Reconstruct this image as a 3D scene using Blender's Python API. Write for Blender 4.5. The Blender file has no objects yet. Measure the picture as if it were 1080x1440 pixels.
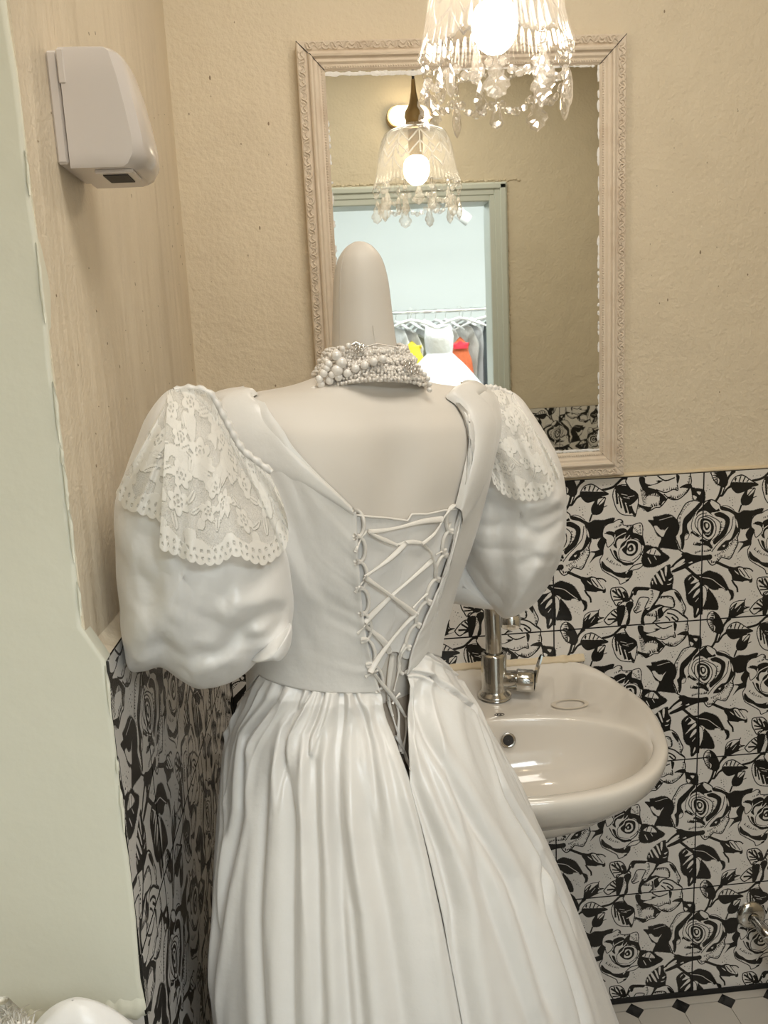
import bpy, math, random
import numpy as np
from mathutils import Vector, Matrix
from mathutils.bvhtree import BVHTree

# ---------------------------------------------------------------- camera, world, light, exposure
SC = bpy.context.scene
CAM = np.array([-0.7368, -1.5506, 1.4195])
YAW, PIT, ROL, FPX = 0.0716, 0.1886, -0.0490, 1173.62
_f = np.array([math.sin(YAW)*math.cos(PIT), math.cos(YAW)*math.cos(PIT), -math.sin(PIT)])
_r = np.array([math.cos(YAW), -math.sin(YAW), 0.0]); _u = np.cross(_r, _f)
_c, _s = math.cos(ROL), math.sin(ROL)
RT, UP = _c*_r + _s*_u, -_s*_r + _c*_u
cd = bpy.data.cameras.new('camera'); cam = bpy.data.objects.new('camera', cd)
SC.collection.objects.link(cam); SC.camera = cam
cam.matrix_world = Matrix(((RT[0], UP[0], -_f[0], CAM[0]), (RT[1], UP[1], -_f[1], CAM[1]), (RT[2], UP[2], -_f[2], CAM[2]), (0, 0, 0, 1)))
cd.sensor_fit = 'VERTICAL'; cd.sensor_height = 36.0; cd.lens = 36.0*FPX/1440.0; cd.clip_start = 0.02

wd = bpy.data.worlds.new('world'); SC.world = wd; wd.use_nodes = True
wd.node_tree.nodes['Background'].inputs[0].default_value = (0.80, 0.90, 1.0, 1)
wd.node_tree.nodes['Background'].inputs[1].default_value = 1.0
SC.view_settings.view_transform = 'Standard'; SC.view_settings.look = 'None'
SC.view_settings.exposure = 0.88; SC.view_settings.gamma = 1.0; SC.view_settings.use_curve_mapping = False
SC.cycles.max_bounces = 8; SC.cycles.transparent_max_bounces = 24; SC.cycles.transmission_bounces = 8
SC.cycles.sample_clamp_indirect = 4.0
SC.cycles.caustics_refractive = False; SC.cycles.caustics_reflective = False
SC.cycles.use_denoising = True

def area(name, loc, target, sx, sy, power, color):
    l = bpy.data.lights.new(name, 'AREA'); l.shape = 'RECTANGLE'; l.size = sx; l.size_y = sy; l.energy = power; l.color = color
    o = bpy.data.objects.new(name, l); SC.collection.objects.link(o); o.location = loc
    o.rotation_euler = (Vector(target)-Vector(loc)).to_track_quat('-Z', 'Y').to_euler(); return o
# daylight of the shop room, entering through the doorway behind the camera
area('shop_daylight', (0.0, -2.55, 2.40), (-0.55, -1.0, 1.0), 1.4, 0.6, 23, (0.86, 0.95, 1.0))
area('shop_fill_light', (0.2, -2.75, 2.42), (0.2, -3.5, 1.0), 2.2, 0.5, 34, (0.92, 0.97, 1.0))  # added area lamp, out of the mirror's view, to brighten the shop
# added fill lamp under the bathroom ceiling, not a fitting of the room
area('bathroom_fill_light', (-0.35, -1.15, 2.66), (-0.45, -0.7, 0.0), 0.9, 0.7, 9, (1.0, 0.94, 0.84))

def at(px, py, y):            # the point of the plane Y = y seen at a photo pixel
    d = RT*((px-540)/FPX) - UP*((py-720)/FPX) + _f
    return CAM + d*((y-CAM[1])/d[1])
def ray(px, py):
    d = RT*((px-540)/FPX) - UP*((py-720)/FPX) + _f
    return d/np.linalg.norm(d)
GLASS_Y = -0.012
def beyond(px, py, y):        # a thing of the plane Y = y seen in the mirror
    P = at(px, py, 2*GLASS_Y-y); P[1] = y; return P

# ---------------------------------------------------------------- helpers
def link(o, parent=None):
    SC.collection.objects.link(o)
    if parent is not None:
        o.parent = parent
        def wl(q): return q.location.copy() if q.parent is None else wl(q.parent)+q.matrix_parent_inverse.translation+q.location
        o.matrix_parent_inverse = Matrix.Translation(-wl(parent))
    return o
def tag(o, label=None, cat=None, group=None, kind=None):
    if label: o['label'] = label
    if cat: o['category'] = cat
    if group: o['group'] = group
    if kind: o['kind'] = kind
    return o
def thing(name, loc, label, cat, group=None):
    o = bpy.data.objects.new(name, None); o.location = loc; o.empty_display_size = 0.05; SC.collection.objects.link(o)
    return tag(o, label, cat, group)
class MB:
    def __init__(s): s.v = []; s.f = []; s.m = []
    def add(s, V, F, mi=0):
        b = len(s.v); s.v.extend([tuple(map(float, p)) for p in V]); s.f.extend([tuple(b+i for i in f) for f in F]); s.m.extend([mi]*len(F)); return s
    def box(s, a, b, mi=0, ch=0.0):
        x0, y0, z0 = a; x1, y1, z1 = b; c = ch
        if c <= 0:
            V = [(x, y, z) for z in (z0, z1) for y in (y0, y1) for x in (x0, x1)]
            return s.add(V, [(0, 2, 3, 1), (4, 5, 7, 6), (0, 1, 5, 4), (2, 6, 7, 3), (0, 4, 6, 2), (1, 3, 7, 5)], mi)
        V = []; idx = {}
        for sx in (0, 1):
            for sy in (0, 1):
                for sz in (0, 1):
                    X, Y, Z = (x0, x1)[sx], (y0, y1)[sy], (z0, z1)[sz]
                    ix, iy, iz = (c, -c)[sx], (c, -c)[sy], (c, -c)[sz]
                    for k, p in enumerate(((X, Y+iy, Z+iz), (X+ix, Y, Z+iz), (X+ix, Y+iy, Z))): idx[sx, sy, sz, k] = len(V); V.append(p)
        F = []
        I = lambda a, b, c_, k: idx[a, b, c_, k]
        for q in (0, 1):
            F.append((I(q, 0, 0, 0), I(q, 1, 0, 0), I(q, 1, 1, 0), I(q, 0, 1, 0))); F.append((I(0, q, 0, 1), I(1, q, 0, 1), I(1, q, 1, 1), I(0, q, 1, 1))); F.append((I(0, 0, q, 2), I(1, 0, q, 2), I(1, 1, q, 2), I(0, 1, q, 2)))
        for p in (0, 1):
            for q in (0, 1):
                F.append((I(p, q, 0, 0), I(p, q, 1, 0), I(p, q, 1, 1), I(p, q, 0, 1))); F.append((I(p, 0, q, 0), I(p, 1, q, 0), I(p, 1, q, 2), I(p, 0, q, 2))); F.append((I(0, p, q, 1), I(1, p, q, 1), I(1, p, q, 2), I(0, p, q, 2)))
        for a_ in (0, 1):
            for b_ in (0, 1):
                for c2 in (0, 1): F.append((I(a_, b_, c2, 0), I(a_, b_, c2, 1), I(a_, b_, c2, 2)))
        return s.add(V, F, mi)
    def grid(s, P, cu=False, cv=False, mi=0, cap=False):
        P = np.asarray(P); n, m = P.shape[:2]; F = []
        for i in range(n if cu else n-1):
            i2 = (i+1) % n
            for j in range(m if cv else m-1):
                j2 = (j+1) % m; F.append((i*m+j, i2*m+j, i2*m+j2, i*m+j2))
        if cap: F.append(tuple(range(m))[::-1]); F.append(tuple((n-1)*m+j for j in range(m)))
        return s.add(P.reshape(-1, 3), F, mi)
    def tube(s, pts, r, n=8, closed=False, flat=None, mi=0, normal=None):
        P = np.array(pts, float); L = len(P); R = np.full(L, r, float) if np.isscalar(r) else np.array(r, float)
        T = (np.roll(P, -1, 0)-np.roll(P, 1, 0)) if closed else np.gradient(P, axis=0)
        T /= np.linalg.norm(T, axis=1)[:, None]+1e-12
        ref = np.array(normal, float) if normal is not None else (np.array([0, 0, 1.]) if abs(T[0, 2]) < .9 else np.array([1., 0, 0]))
        A = []; a = ref-T[0]*(ref@T[0]); a /= np.linalg.norm(a)
        for i in range(L):
            if normal is not None: a = ref-T[i]*(ref@T[i])
            else: a = a-T[i]*(a@T[i])
            a = a/(np.linalg.norm(a)+1e-12); b = np.cross(T[i], a)
            th = np.arange(n)*2*math.pi/n; k = 1.0 if flat is None else flat
            A.append(P[i]+R[i]*(np.cos(th)[:, None]*a*k+np.sin(th)[:, None]*b))
        return s.grid(A, cu=closed, cv=True, mi=mi, cap=not closed)
    def lathe(s, prof, c, n=24, axis=(0, 0, 1), mi=0, cap=False):
        ax = np.array(axis, float); ax /= np.linalg.norm(ax); h = np.array([1., 0, 0]) if abs(ax[0]) < .9 else np.array([0, 1., 0])
        a = np.cross(ax, h); a /= np.linalg.norm(a); b = np.cross(ax, a); th = np.arange(n)*2*math.pi/n
        A = [np.array(c)+z*ax+r*(np.cos(th)[:, None]*a+np.sin(th)[:, None]*b) for r, z in prof]
        return s.grid(A, cv=True, mi=mi, cap=cap)
    def ball(s, c, r, n=10, m=6, mi=0):
        if np.isscalar(r): r = (r, r, r)
        A = [[(c[0]+r[0]*math.sin(t)*math.cos(p), c[1]+r[1]*math.sin(t)*math.sin(p), c[2]+r[2]*math.cos(t)) for p in np.arange(n)*2*math.pi/n] for t in np.linspace(.001, math.pi-.001, m+1)]
        return s.grid(A, cv=True, mi=mi)
    def obj(s, name, mats, parent=None, smooth=True, kind=None, label=None, cat=None, group=None, uv=None, attr=None):
        me = bpy.data.meshes.new(name); me.from_pydata(s.v, [], s.f)
        for m in (mats if isinstance(mats, (list, tuple)) else [mats]): me.materials.append(m)
        if any(s.m): me.polygons.foreach_set('material_index', s.m)
        me.update()
        if smooth: me.polygons.foreach_set('use_smooth', [True]*len(me.polygons))
        if attr:
            for k, a in attr.items():
                at_ = me.attributes.new(k, 'FLOAT', 'POINT'); at_.data.foreach_set('value', np.asarray(a, np.float32).ravel())
        if uv is not None:
            vi = np.empty(len(me.loops), np.int32); me.loops.foreach_get('vertex_index', vi)
            l = me.uv_layers.new(name='UVMap'); l.data.foreach_set('uv', np.asarray(uv, np.float32)[vi].ravel())
        o = bpy.data.objects.new(name, me); link(o, parent); tag(o, label, cat, group, kind)
        return o
def autosmooth(o, ang=40):
    me = o.data; me.polygons.foreach_set('use_smooth', [True]*len(me.polygons)); me.set_sharp_from_angle(angle=math.radians(ang)); return o
def subsurf(o, n=1):
    m = o.modifiers.new('subdivision', 'SUBSURF'); m.levels = n; m.render_levels = n; return o
def cat_rom(pts, n=8, closed=False):
    P = np.array(pts, float); N = len(P); o = []
    for i in range(N if closed else N-1):
        g = (lambda k: P[k % N]) if closed else (lambda k: P[min(max(k, 0), N-1)])
        a, b, c, d = g(i-1), g(i), g(i+1), g(i+2)
        for j in range(n):
            t = j/n; o.append(.5*(2*b+(c-a)*t+(2*a-5*b+4*c-d)*t*t+(3*b-a-3*c+d)*t**3))
    if not closed: o.append(P[-1])
    return np.array(o)
def resample(P, n):
    P = np.array(P, float); d = np.r_[0, np.cumsum(np.linalg.norm(np.diff(P, axis=0), axis=1))]; t = np.linspace(0, d[-1], n)
    return np.stack([np.interp(t, d, P[:, k]) for k in range(P.shape[1])], 1)
def vnoise(x, seed=0):       # smooth 1-D value noise in -1..1
    x = np.asarray(x, float); i = np.floor(x).astype(int); f = x-i; f = f*f*(3-2*f)
    h = lambda k: (np.sin((k+seed*57.3)*12.9898)*43758.5453) % 1.0*2-1
    return h(i)*(1-f)+h(i+1)*f
def vnoise2(x, y, seed=0):
    x = np.asarray(x, float); y = np.asarray(y, float); i = np.floor(x); j = np.floor(y); f = x-i; g = y-j; f = f*f*(3-2*f); g = g*g*(3-2*g)
    h = lambda a, b: (np.sin(a*12.9898+b*78.233+seed*37.7)*43758.5453) % 1.0*2-1
    return (h(i, j)*(1-f)+h(i+1, j)*f)*(1-g)+(h(i, j+1)*(1-f)+h(i+1, j+1)*f)*g

# ---------------------------------------------------------------- materials
def mat(name, col, rough=.5, metal=0., spec=.5, bump=None, vary=None, **kw):
    m = bpy.data.materials.new(name); m.use_nodes = True; nt = m.node_tree; b = nt.nodes['Principled BSDF']
    b.inputs['Base Color'].default_value = (*col, 1); b.inputs['Roughness'].default_value = rough; b.inputs['Metallic'].default_value = metal
    b.inputs['Specular IOR Level'].default_value = spec
    for k, v in kw.items(): b.inputs[k.replace('_', ' ')].default_value = v
    tc = nt.nodes.new('ShaderNodeTexCoord')
    if vary:      # (scale, second colour, low, high)
        n = nt.nodes.new('ShaderNodeTexNoise'); n.inputs['Scale'].default_value = vary[0]; n.inputs['Detail'].default_value = 6
        mp = nt.nodes.new('ShaderNodeMapRange'); mp.inputs[1].default_value = vary[2]; mp.inputs[2].default_value = vary[3]
        mx = nt.nodes.new('ShaderNodeMix'); mx.data_type = 'RGBA'; mx.inputs[6].default_value = (*col, 1); mx.inputs[7].default_value = (*vary[1], 1)
        if len(vary) > 4:
            mg = nt.nodes.new('ShaderNodeMapping'); mg.inputs['Scale'].default_value = vary[4]; nt.links.new(tc.outputs['Object'], mg.inputs[0]); nt.links.new(mg.outputs[0], n.inputs[0])
        else: nt.links.new(tc.outputs['Object'], n.inputs[0])
        nt.links.new(n.outputs[0], mp.inputs[0]); nt.links.new(mp.outputs[0], mx.inputs[0]); nt.links.new(mx.outputs[2], b.inputs['Base Color'])
    if bump:      # list of (scale, distance, detail)
        prev = None
        for bb in bump:
            n = nt.nodes.new('ShaderNodeTexNoise'); n.inputs['Scale'].default_value = bb[0]; n.inputs['Detail'].default_value = bb[2]
            if len(bb) > 3:
                mg = nt.nodes.new('ShaderNodeMapping'); mg.inputs['Scale'].default_value = bb[3]; nt.links.new(tc.outputs['Object'], mg.inputs[0]); nt.links.new(mg.outputs[0], n.inputs[0])
            else: nt.links.new(tc.outputs['Object'], n.inputs[0])
            bu = nt.nodes.new('ShaderNodeBump'); bu.inputs['Strength'].default_value = 1.0; bu.inputs['Distance'].default_value = bb[1]
            nt.links.new(n.outputs[0], bu.inputs['Height'])
            if prev: nt.links.new(prev.outputs[0], bu.inputs['Normal'])
            prev = bu
        nt.links.new(prev.outputs[0], b.inputs['Normal'])
    return m
def emis(name, col, strength):
    m = bpy.data.materials.new(name); m.use_nodes = True; b = m.node_tree.nodes['Principled BSDF']
    b.inputs['Base Color'].default_value = (*col, 1); b.inputs['Emission Color'].default_value = (*col, 1); b.inputs['Emission Strength'].default_value = strength; return m
def clear_glass(name, tint=(1, 1, 1), body=.30, milk=.06):
    # bright cut glass: transparent body, mirror-like facets by Fresnel, a trace of milkiness
    m = bpy.data.materials.new(name); m.use_nodes = True; nt = m.node_tree; nt.nodes.clear(); out = nt.nodes.new('ShaderNodeOutputMaterial')
    tr = nt.nodes.new('ShaderNodeBsdfTransparent'); tr.inputs[0].default_value = (*tint, 1)
    gl = nt.nodes.new('ShaderNodeBsdfGlossy'); gl.inputs['Roughness'].default_value = .04; gl.inputs[0].default_value = (1, 1, 1, 1)
    tl = nt.nodes.new('ShaderNodeBsdfTranslucent'); tl.inputs[0].default_value = (1, .97, .93, 1)
    lw = nt.nodes.new('ShaderNodeLayerWeight'); lw.inputs[0].default_value = body
    m1 = nt.nodes.new('ShaderNodeMixShader'); m2 = nt.nodes.new('ShaderNodeMixShader'); m2.inputs[0].default_value = milk
    nt.links.new(lw.outputs['Facing'], m1.inputs[0]); nt.links.new(tr.outputs[0], m1.inputs[1]); nt.links.new(gl.outputs[0], m1.inputs[2])
    nt.links.new(m1.outputs[0], m2.inputs[1]); nt.links.new(tl.outputs[0], m2.inputs[2]); nt.links.new(m2.outputs[0], out.inputs[0]); return m

M = {}
M['plaster'] = mat('cream_plaster', (.74, .645, .49), .62, bump=[(22, .004, 3), (110, .0022, 5), (420, .0006, 3)], vary=(4, (.66, .57, .43), .52, .80))
M['plaster_side'] = mat('cream_plaster_streaked', (.75, .655, .51), .55, bump=[(5, .010, 3, (1, 3, .35)), (26, .002, 3), (220, .0010, 6)], vary=(5, (.67, .58, .45), .5, .8))
M['paint'] = mat('pale_green_cream_paint', (.78, .765, .64), .45, bump=[(9, .002, 3), (90, .0003, 4)])
M['shop_paint'] = mat('shop_white_paint', (.82, .86, .86), .6, bump=[(120, .0004, 3)])
M['door_paint'] = mat('door_frame_paint', (.66, .70, .64), .4, bump=[(60, .0004, 3)])
M['ceiling'] = mat('ceiling_paint', (.8, .78, .72), .7, bump=[(80, .0006, 3)])
M['grout'] = mat('dark_grout', (.014, .013, .012), .8, bump=[(400, .0006, 3)])
M['glaze'] = mat('white_tile_glaze', (.76, .73, .69), .16, spec=.45, bump=[(18, .0004, 2)])
M['ink'] = mat('black_tile_ink', (.018, .017, .015), .2, spec=.4, bump=[(18, .0004, 2)])
M['caulk'] = mat('yellowed_caulk', (.70, .58, .40), .5, bump=[(60, .003, 4)])
M['floor_white'] = mat('pale_floor_tile', (.62, .58, .52), .22, bump=[(20, .0003, 2)])
M['floor_black'] = mat('black_floor_dot', (.02, .02, .02), .2, bump=[(20, .0003, 2)])
M['floor_base'] = mat('floor_mortar', (.16, .14, .12), .8, bump=[(200, .0006, 3)])
M['frame'] = mat('antique_cream_frame', (.72, .62, .50), .45, bump=[(160, .0005, 5)], vary=(22, (.62, .50, .38), .5, .8))
M['frame_dark'] = mat('dark_mitre_gap', (.04, .03, .025), .8)
M['silver'] = mat('mirror_silver', (.80, .81, .76), .015, metal=1.0)
M['flake'] = mat('white_putty', (.85, .84, .82), .5, bump=[(150, .002, 5)])
M['satin'] = mat('white_satin', (.755, .73, .69), .32, spec=.55, Sheen_Weight=.25, Sheen_Roughness=.4, bump=[(55, .0009, 3), (1400, .00006, 1)])
M['satin_cool'] = mat('white_satin_sleeve', (.78, .76, .73), .34, spec=.5, Sheen_Weight=.25, Sheen_Roughness=.4, bump=[(30, .0022, 3), (1400, .00006, 1)])
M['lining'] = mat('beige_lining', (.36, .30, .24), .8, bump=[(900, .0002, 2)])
M['ribbon'] = mat('ivory_ribbon', (.78, .74, .68), .34, Sheen_Weight=.2, bump=[(500, .0002, 2)])
M['skin'] = mat('mannequin_cloth', (.68, .63, .565), .5, Sheen_Weight=.15, bump=[(1500, .00008, 2)])
M['pearl'] = mat('pearl', (.88, .84, .79), .14, spec=.7, Coat_Weight=.6, Coat_Roughness=.1)
M['seed'] = mat('seed_pearl', (.80, .75, .69), .16, spec=.8, Coat_Weight=.4)
M['chrome'] = mat('worn_chrome', (.62, .61, .58), .14, metal=1.0, bump=[(90, .0003, 4)])
M['chrome2'] = mat('bright_chrome', (.80, .80, .78), .07, metal=1.0)
M['silverware'] = mat('silver_clasp', (.75, .72, .68), .2, metal=1.0)
M['ceramic'] = mat('white_ceramic', (.80, .745, .665), .10, spec=.6, Coat_Weight=.4, bump=[(6, .0006, 2)])
M['stain'] = mat('limescale_stain', (.74, .67, .56), .3)
M['dark'] = mat('dark_cavity', (.03, .028, .026), .6)
M['plastic'] = mat('white_plastic', (.66, .61, .58), .22, spec=.5, Coat_Weight=.3)
M['brass'] = mat('aged_brass', (.42, .31, .17), .3, metal=1.0)
M['bulb'] = emis('lit_bulb', (1.0, .86, .68), 26)
M['sconce'] = emis('lit_sconce_glass', (1.0, .78, .50), 9)
M['crystal'] = clear_glass('cut_crystal', body=.45, milk=.13)
M['rib'] = clear_glass('pressed_rib_glass', body=.6, milk=.45)
M['shade'] = clear_glass('pressed_glass', body=.22, milk=.045)
M['cord'] = mat('black_cord', (.05, .045, .04), .6)
M['hanger'] = mat('white_hanger', (.85, .85, .84), .4)
for k, c in dict(white=(.86, .86, .87), pearlgrey=(.62, .60, .57), yellow=(.90, .72, .04), orange=(.62, .13, .04), red=(.75, .03, .06), black=(.04, .05, .055), olive=(.35, .36, .26), tulle=(.84, .87, .90)).items():
    M['g_'+k] = mat('garment_'+k, c, .6, Sheen_Weight=.2, bump=[(40, .004, 3)])

def lace_mat(name, col=(.90, .875, .82)):
    m = bpy.data.materials.new(name); m.use_nodes = True; nt = m.node_tree; b = nt.nodes['Principled BSDF']; out = nt.nodes['Material Output']
    b.inputs['Base Color'].default_value = (*col, 1); b.inputs['Roughness'].default_value = .7
    a = nt.nodes.new('ShaderNodeAttribute'); a.attribute_name = 'lace'
    uv = nt.nodes.new('ShaderNodeUVMap'); w1 = nt.nodes.new('ShaderNodeTexVoronoi'); w1.inputs['Scale'].default_value = 700; w1.feature = 'DISTANCE_TO_EDGE'
    nt.links.new(uv.outputs[0], w1.inputs['Vector'])
    cell = nt.nodes.new('ShaderNodeMapRange'); cell.inputs[1].default_value = .10; cell.inputs[2].default_value = .30; cell.inputs[3].default_value = .66; cell.inputs[4].default_value = .22
    nt.links.new(w1.outputs['Distance'], cell.inputs[0])
    mx = nt.nodes.new('ShaderNodeMix'); mx.data_type = 'FLOAT'; nt.links.new(a.outputs['Fac'], mx.inputs[0]); nt.links.new(cell.outputs[0], mx.inputs[2]); mx.inputs[3].default_value = .97
    tr = nt.nodes.new('ShaderNodeBsdfTransparent'); tl = nt.nodes.new('ShaderNodeBsdfTranslucent'); tl.inputs[0].default_value = (*col, 1)
    s1 = nt.nodes.new('ShaderNodeMixShader'); s1.inputs[0].default_value = .22; nt.links.new(b.outputs[0], s1.inputs[1]); nt.links.new(tl.outputs[0], s1.inputs[2])
    s2 = nt.nodes.new('ShaderNodeMixShader'); nt.links.new(mx.outputs[0], s2.inputs[0]); nt.links.new(tr.outputs[0], s2.inputs[1]); nt.links.new(s1.outputs[0], s2.inputs[2]); nt.links.new(s2.outputs[0], out.inputs[0])
    bu = nt.nodes.new('ShaderNodeBump'); bu.inputs['Distance'].default_value = .0012; nt.links.new(a.outputs['Fac'], bu.inputs['Height']); nt.links.new(bu.outputs[0], b.inputs['Normal'])
    return m
M['lace'] = lace_mat('cream_lace')

# ---------------------------------------------------------------- the room
TT = 1.162            # height of the tiled dado
XL, XT = -.955, -.9395   # plaster and tile faces of the left wall
YE = -.8275           # where the left wall ends
def slab(name, boxes, m, parent=None, **kw):
    b = MB()
    for bx in boxes: b.box(*bx)
    return b.obj(name, m, parent, smooth=False, kind='structure', **kw)
wall_back = slab('wall_back', [((-1.2, .008, -.02), (1.0, .12, 2.72))], M['plaster'])
wall_left = slab('wall_left', [((-1.2, YE+.004, -.02), (XL, .008, 2.72))], M['plaster_side'])
# the end of the left wall turns towards the doorway: painted face with a rough edge
b = MB(); N = 60; zz = np.linspace(.805, 2.72, N)
ex = XL+.0015*vnoise(zz*23, 3)+.001*vnoise(zz*61, 5)-.0012; low = zz < TT+.004; ex = np.where(low, XT-.002+.0015*vnoise(zz*31, 4), ex)
front = [[(x, YE, z) for x in (-1.75, -1.4, *(e-.004*k for k in (3, 2, 1)), e)] for z, e in zip(zz, ex)]
for r_, e in zip(front, ex): r_.append((e+.0005, YE+.003, r_[0][2])); r_.append((e, YE+.02, r_[0][2]))
b.grid(front); b.box((-1.75, YE+.0045, .805), (-1.2, YE+.03, 2.72))
wall_end = b.obj('wall_end', M['paint'], None, kind='structure')
# ragged plaster lips along the edge
b = MB(); rnd = random.Random(3)
for k in range(16):
    z = rnd.uniform(.83, 1.6); e = (XT if z < TT else XL); L = rnd.uniform(.008, .028)
    b.tube([(e-.001, YE-.0003, z-L), (e-.0005, YE-.0012, z-L*.4), (e+.0003, YE-.0014, z+L*.3), (e-.001, YE-.0003, z+L)], [.0004, rnd.uniform(.001, .002), rnd.uniform(.0008, .002), .0004], 6)
xs = np.linspace(-1.10, XT-.001, 90)
b.grid([[(x, YE+.004, .796+.003*n2), (x, YE-.0012-.001*n1, .799+.003*n2), (x, YE-.0022-.0015*n1, .806+.004*n2), (x, YE-.0012, .812+.004*n1), (x, YE+.0002, .817+.005*n1)] for x, n1, n2 in zip(xs, vnoise(xs*190, 3), vnoise(xs*120, 6))])
b.obj('plaster_lip', M['paint'], wall_end, kind='stuff')
wall_front = slab('wall_front', [((.032, -2.0, -.02), (.98, -1.9, 2.72)), ((-1.75, -2.0, -.02), (-.87, -1.9, 2.72)), ((-.87, -2.0, 2.03), (.032, -1.9, 2.72))], M['plaster'])
wall_right = slab('wall_right', [((.86, -1.9, -.02), (.98, .008, 2.72))], M['plaster'])
wall_alcove = slab('wall_alcove', [((-1.85, -2.0, -.02), (-1.75, YE+.03, 2.72))], M['paint'])
ceiling = slab('ceiling', [((-1.85, -2.0, 2.70), (1.0, .1, 2.76))], M['ceiling'])
slab('wall_shop', [((-3.2, -4.3, -.02), (3.2, -4.2, 2.5)), ((-3.3, -4.3, -.02), (-3.2, -2.0, 2.5)), ((3.2, -4.3, -.02), (3.3, -2.0, 2.5)), ((.98, -2.04, -.02), (3.2, -2.0, 2.5)), ((-3.2, -2.04, -.02), (-1.85, -2.0, 2.5))], M['shop_paint'])
slab('ceiling_shop', [((-3.3, -4.3, 2.44), (3.3, -2.0, 2.5))], M['shop_paint'])
slab('floor_shop', [((-3.3, -4.3, -.05), (3.3, -2.0, 0))], mat('shop_floor', (.72, .70, .66), .3, bump=[(30, .0005, 2)]))

# door casing around the opening behind the camera (seen in the mirror)
door = bpy.data.objects.new('door_1', None); door.location = (-.42, -1.9, 0); SC.collection.objects.link(door); tag(door, kind='structure')
def casing(nm, boxes):
    b = MB()
    for bx in boxes: b.box(*bx, ch=.003)
    return b.obj(nm, M['door_paint'], door, smooth=False)
casing('door_casing', [((.004, -1.9, 0), (.055, -1.885, 2.056)), ((.026, -1.8855, 0), (.050, -1.879, 2.050))])
casing('door_casing', [((-.90, -1.9, 0), (-.85, -1.885, 2.056))])
casing('door_casing', [((-.85, -1.9, 2.008), (.004, -1.885, 2.056)), ((-.85, -1.8855, 2.030), (.050, -1.879, 2.051))])
casing('door_lining', [((-.016, -2.01, 0), (.006, -1.888, 2.01)), ((-.87, -2.01, 0), (-.85, -1.888, 2.01)), ((-.85, -2.01, 1.985), (-.016, -1.888, 2.01))])
# rough plaster line round the casing
b = MB()
for k in range(60): b.ball((-.75+k*.0145, -1.8985, 2.064+.0025*math.sin(k*2.1)), (.009, .003, .003+.0015*math.sin(k*1.3)), 6, 4)
for k in range(50): b.ball((.060+.002*math.sin(k*1.9), -1.8985, 1.2+k*.0176), (.003, .002, .010), 6, 4)
b.obj('plaster_bead', M['plaster'], wall_front, kind='stuff')

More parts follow.
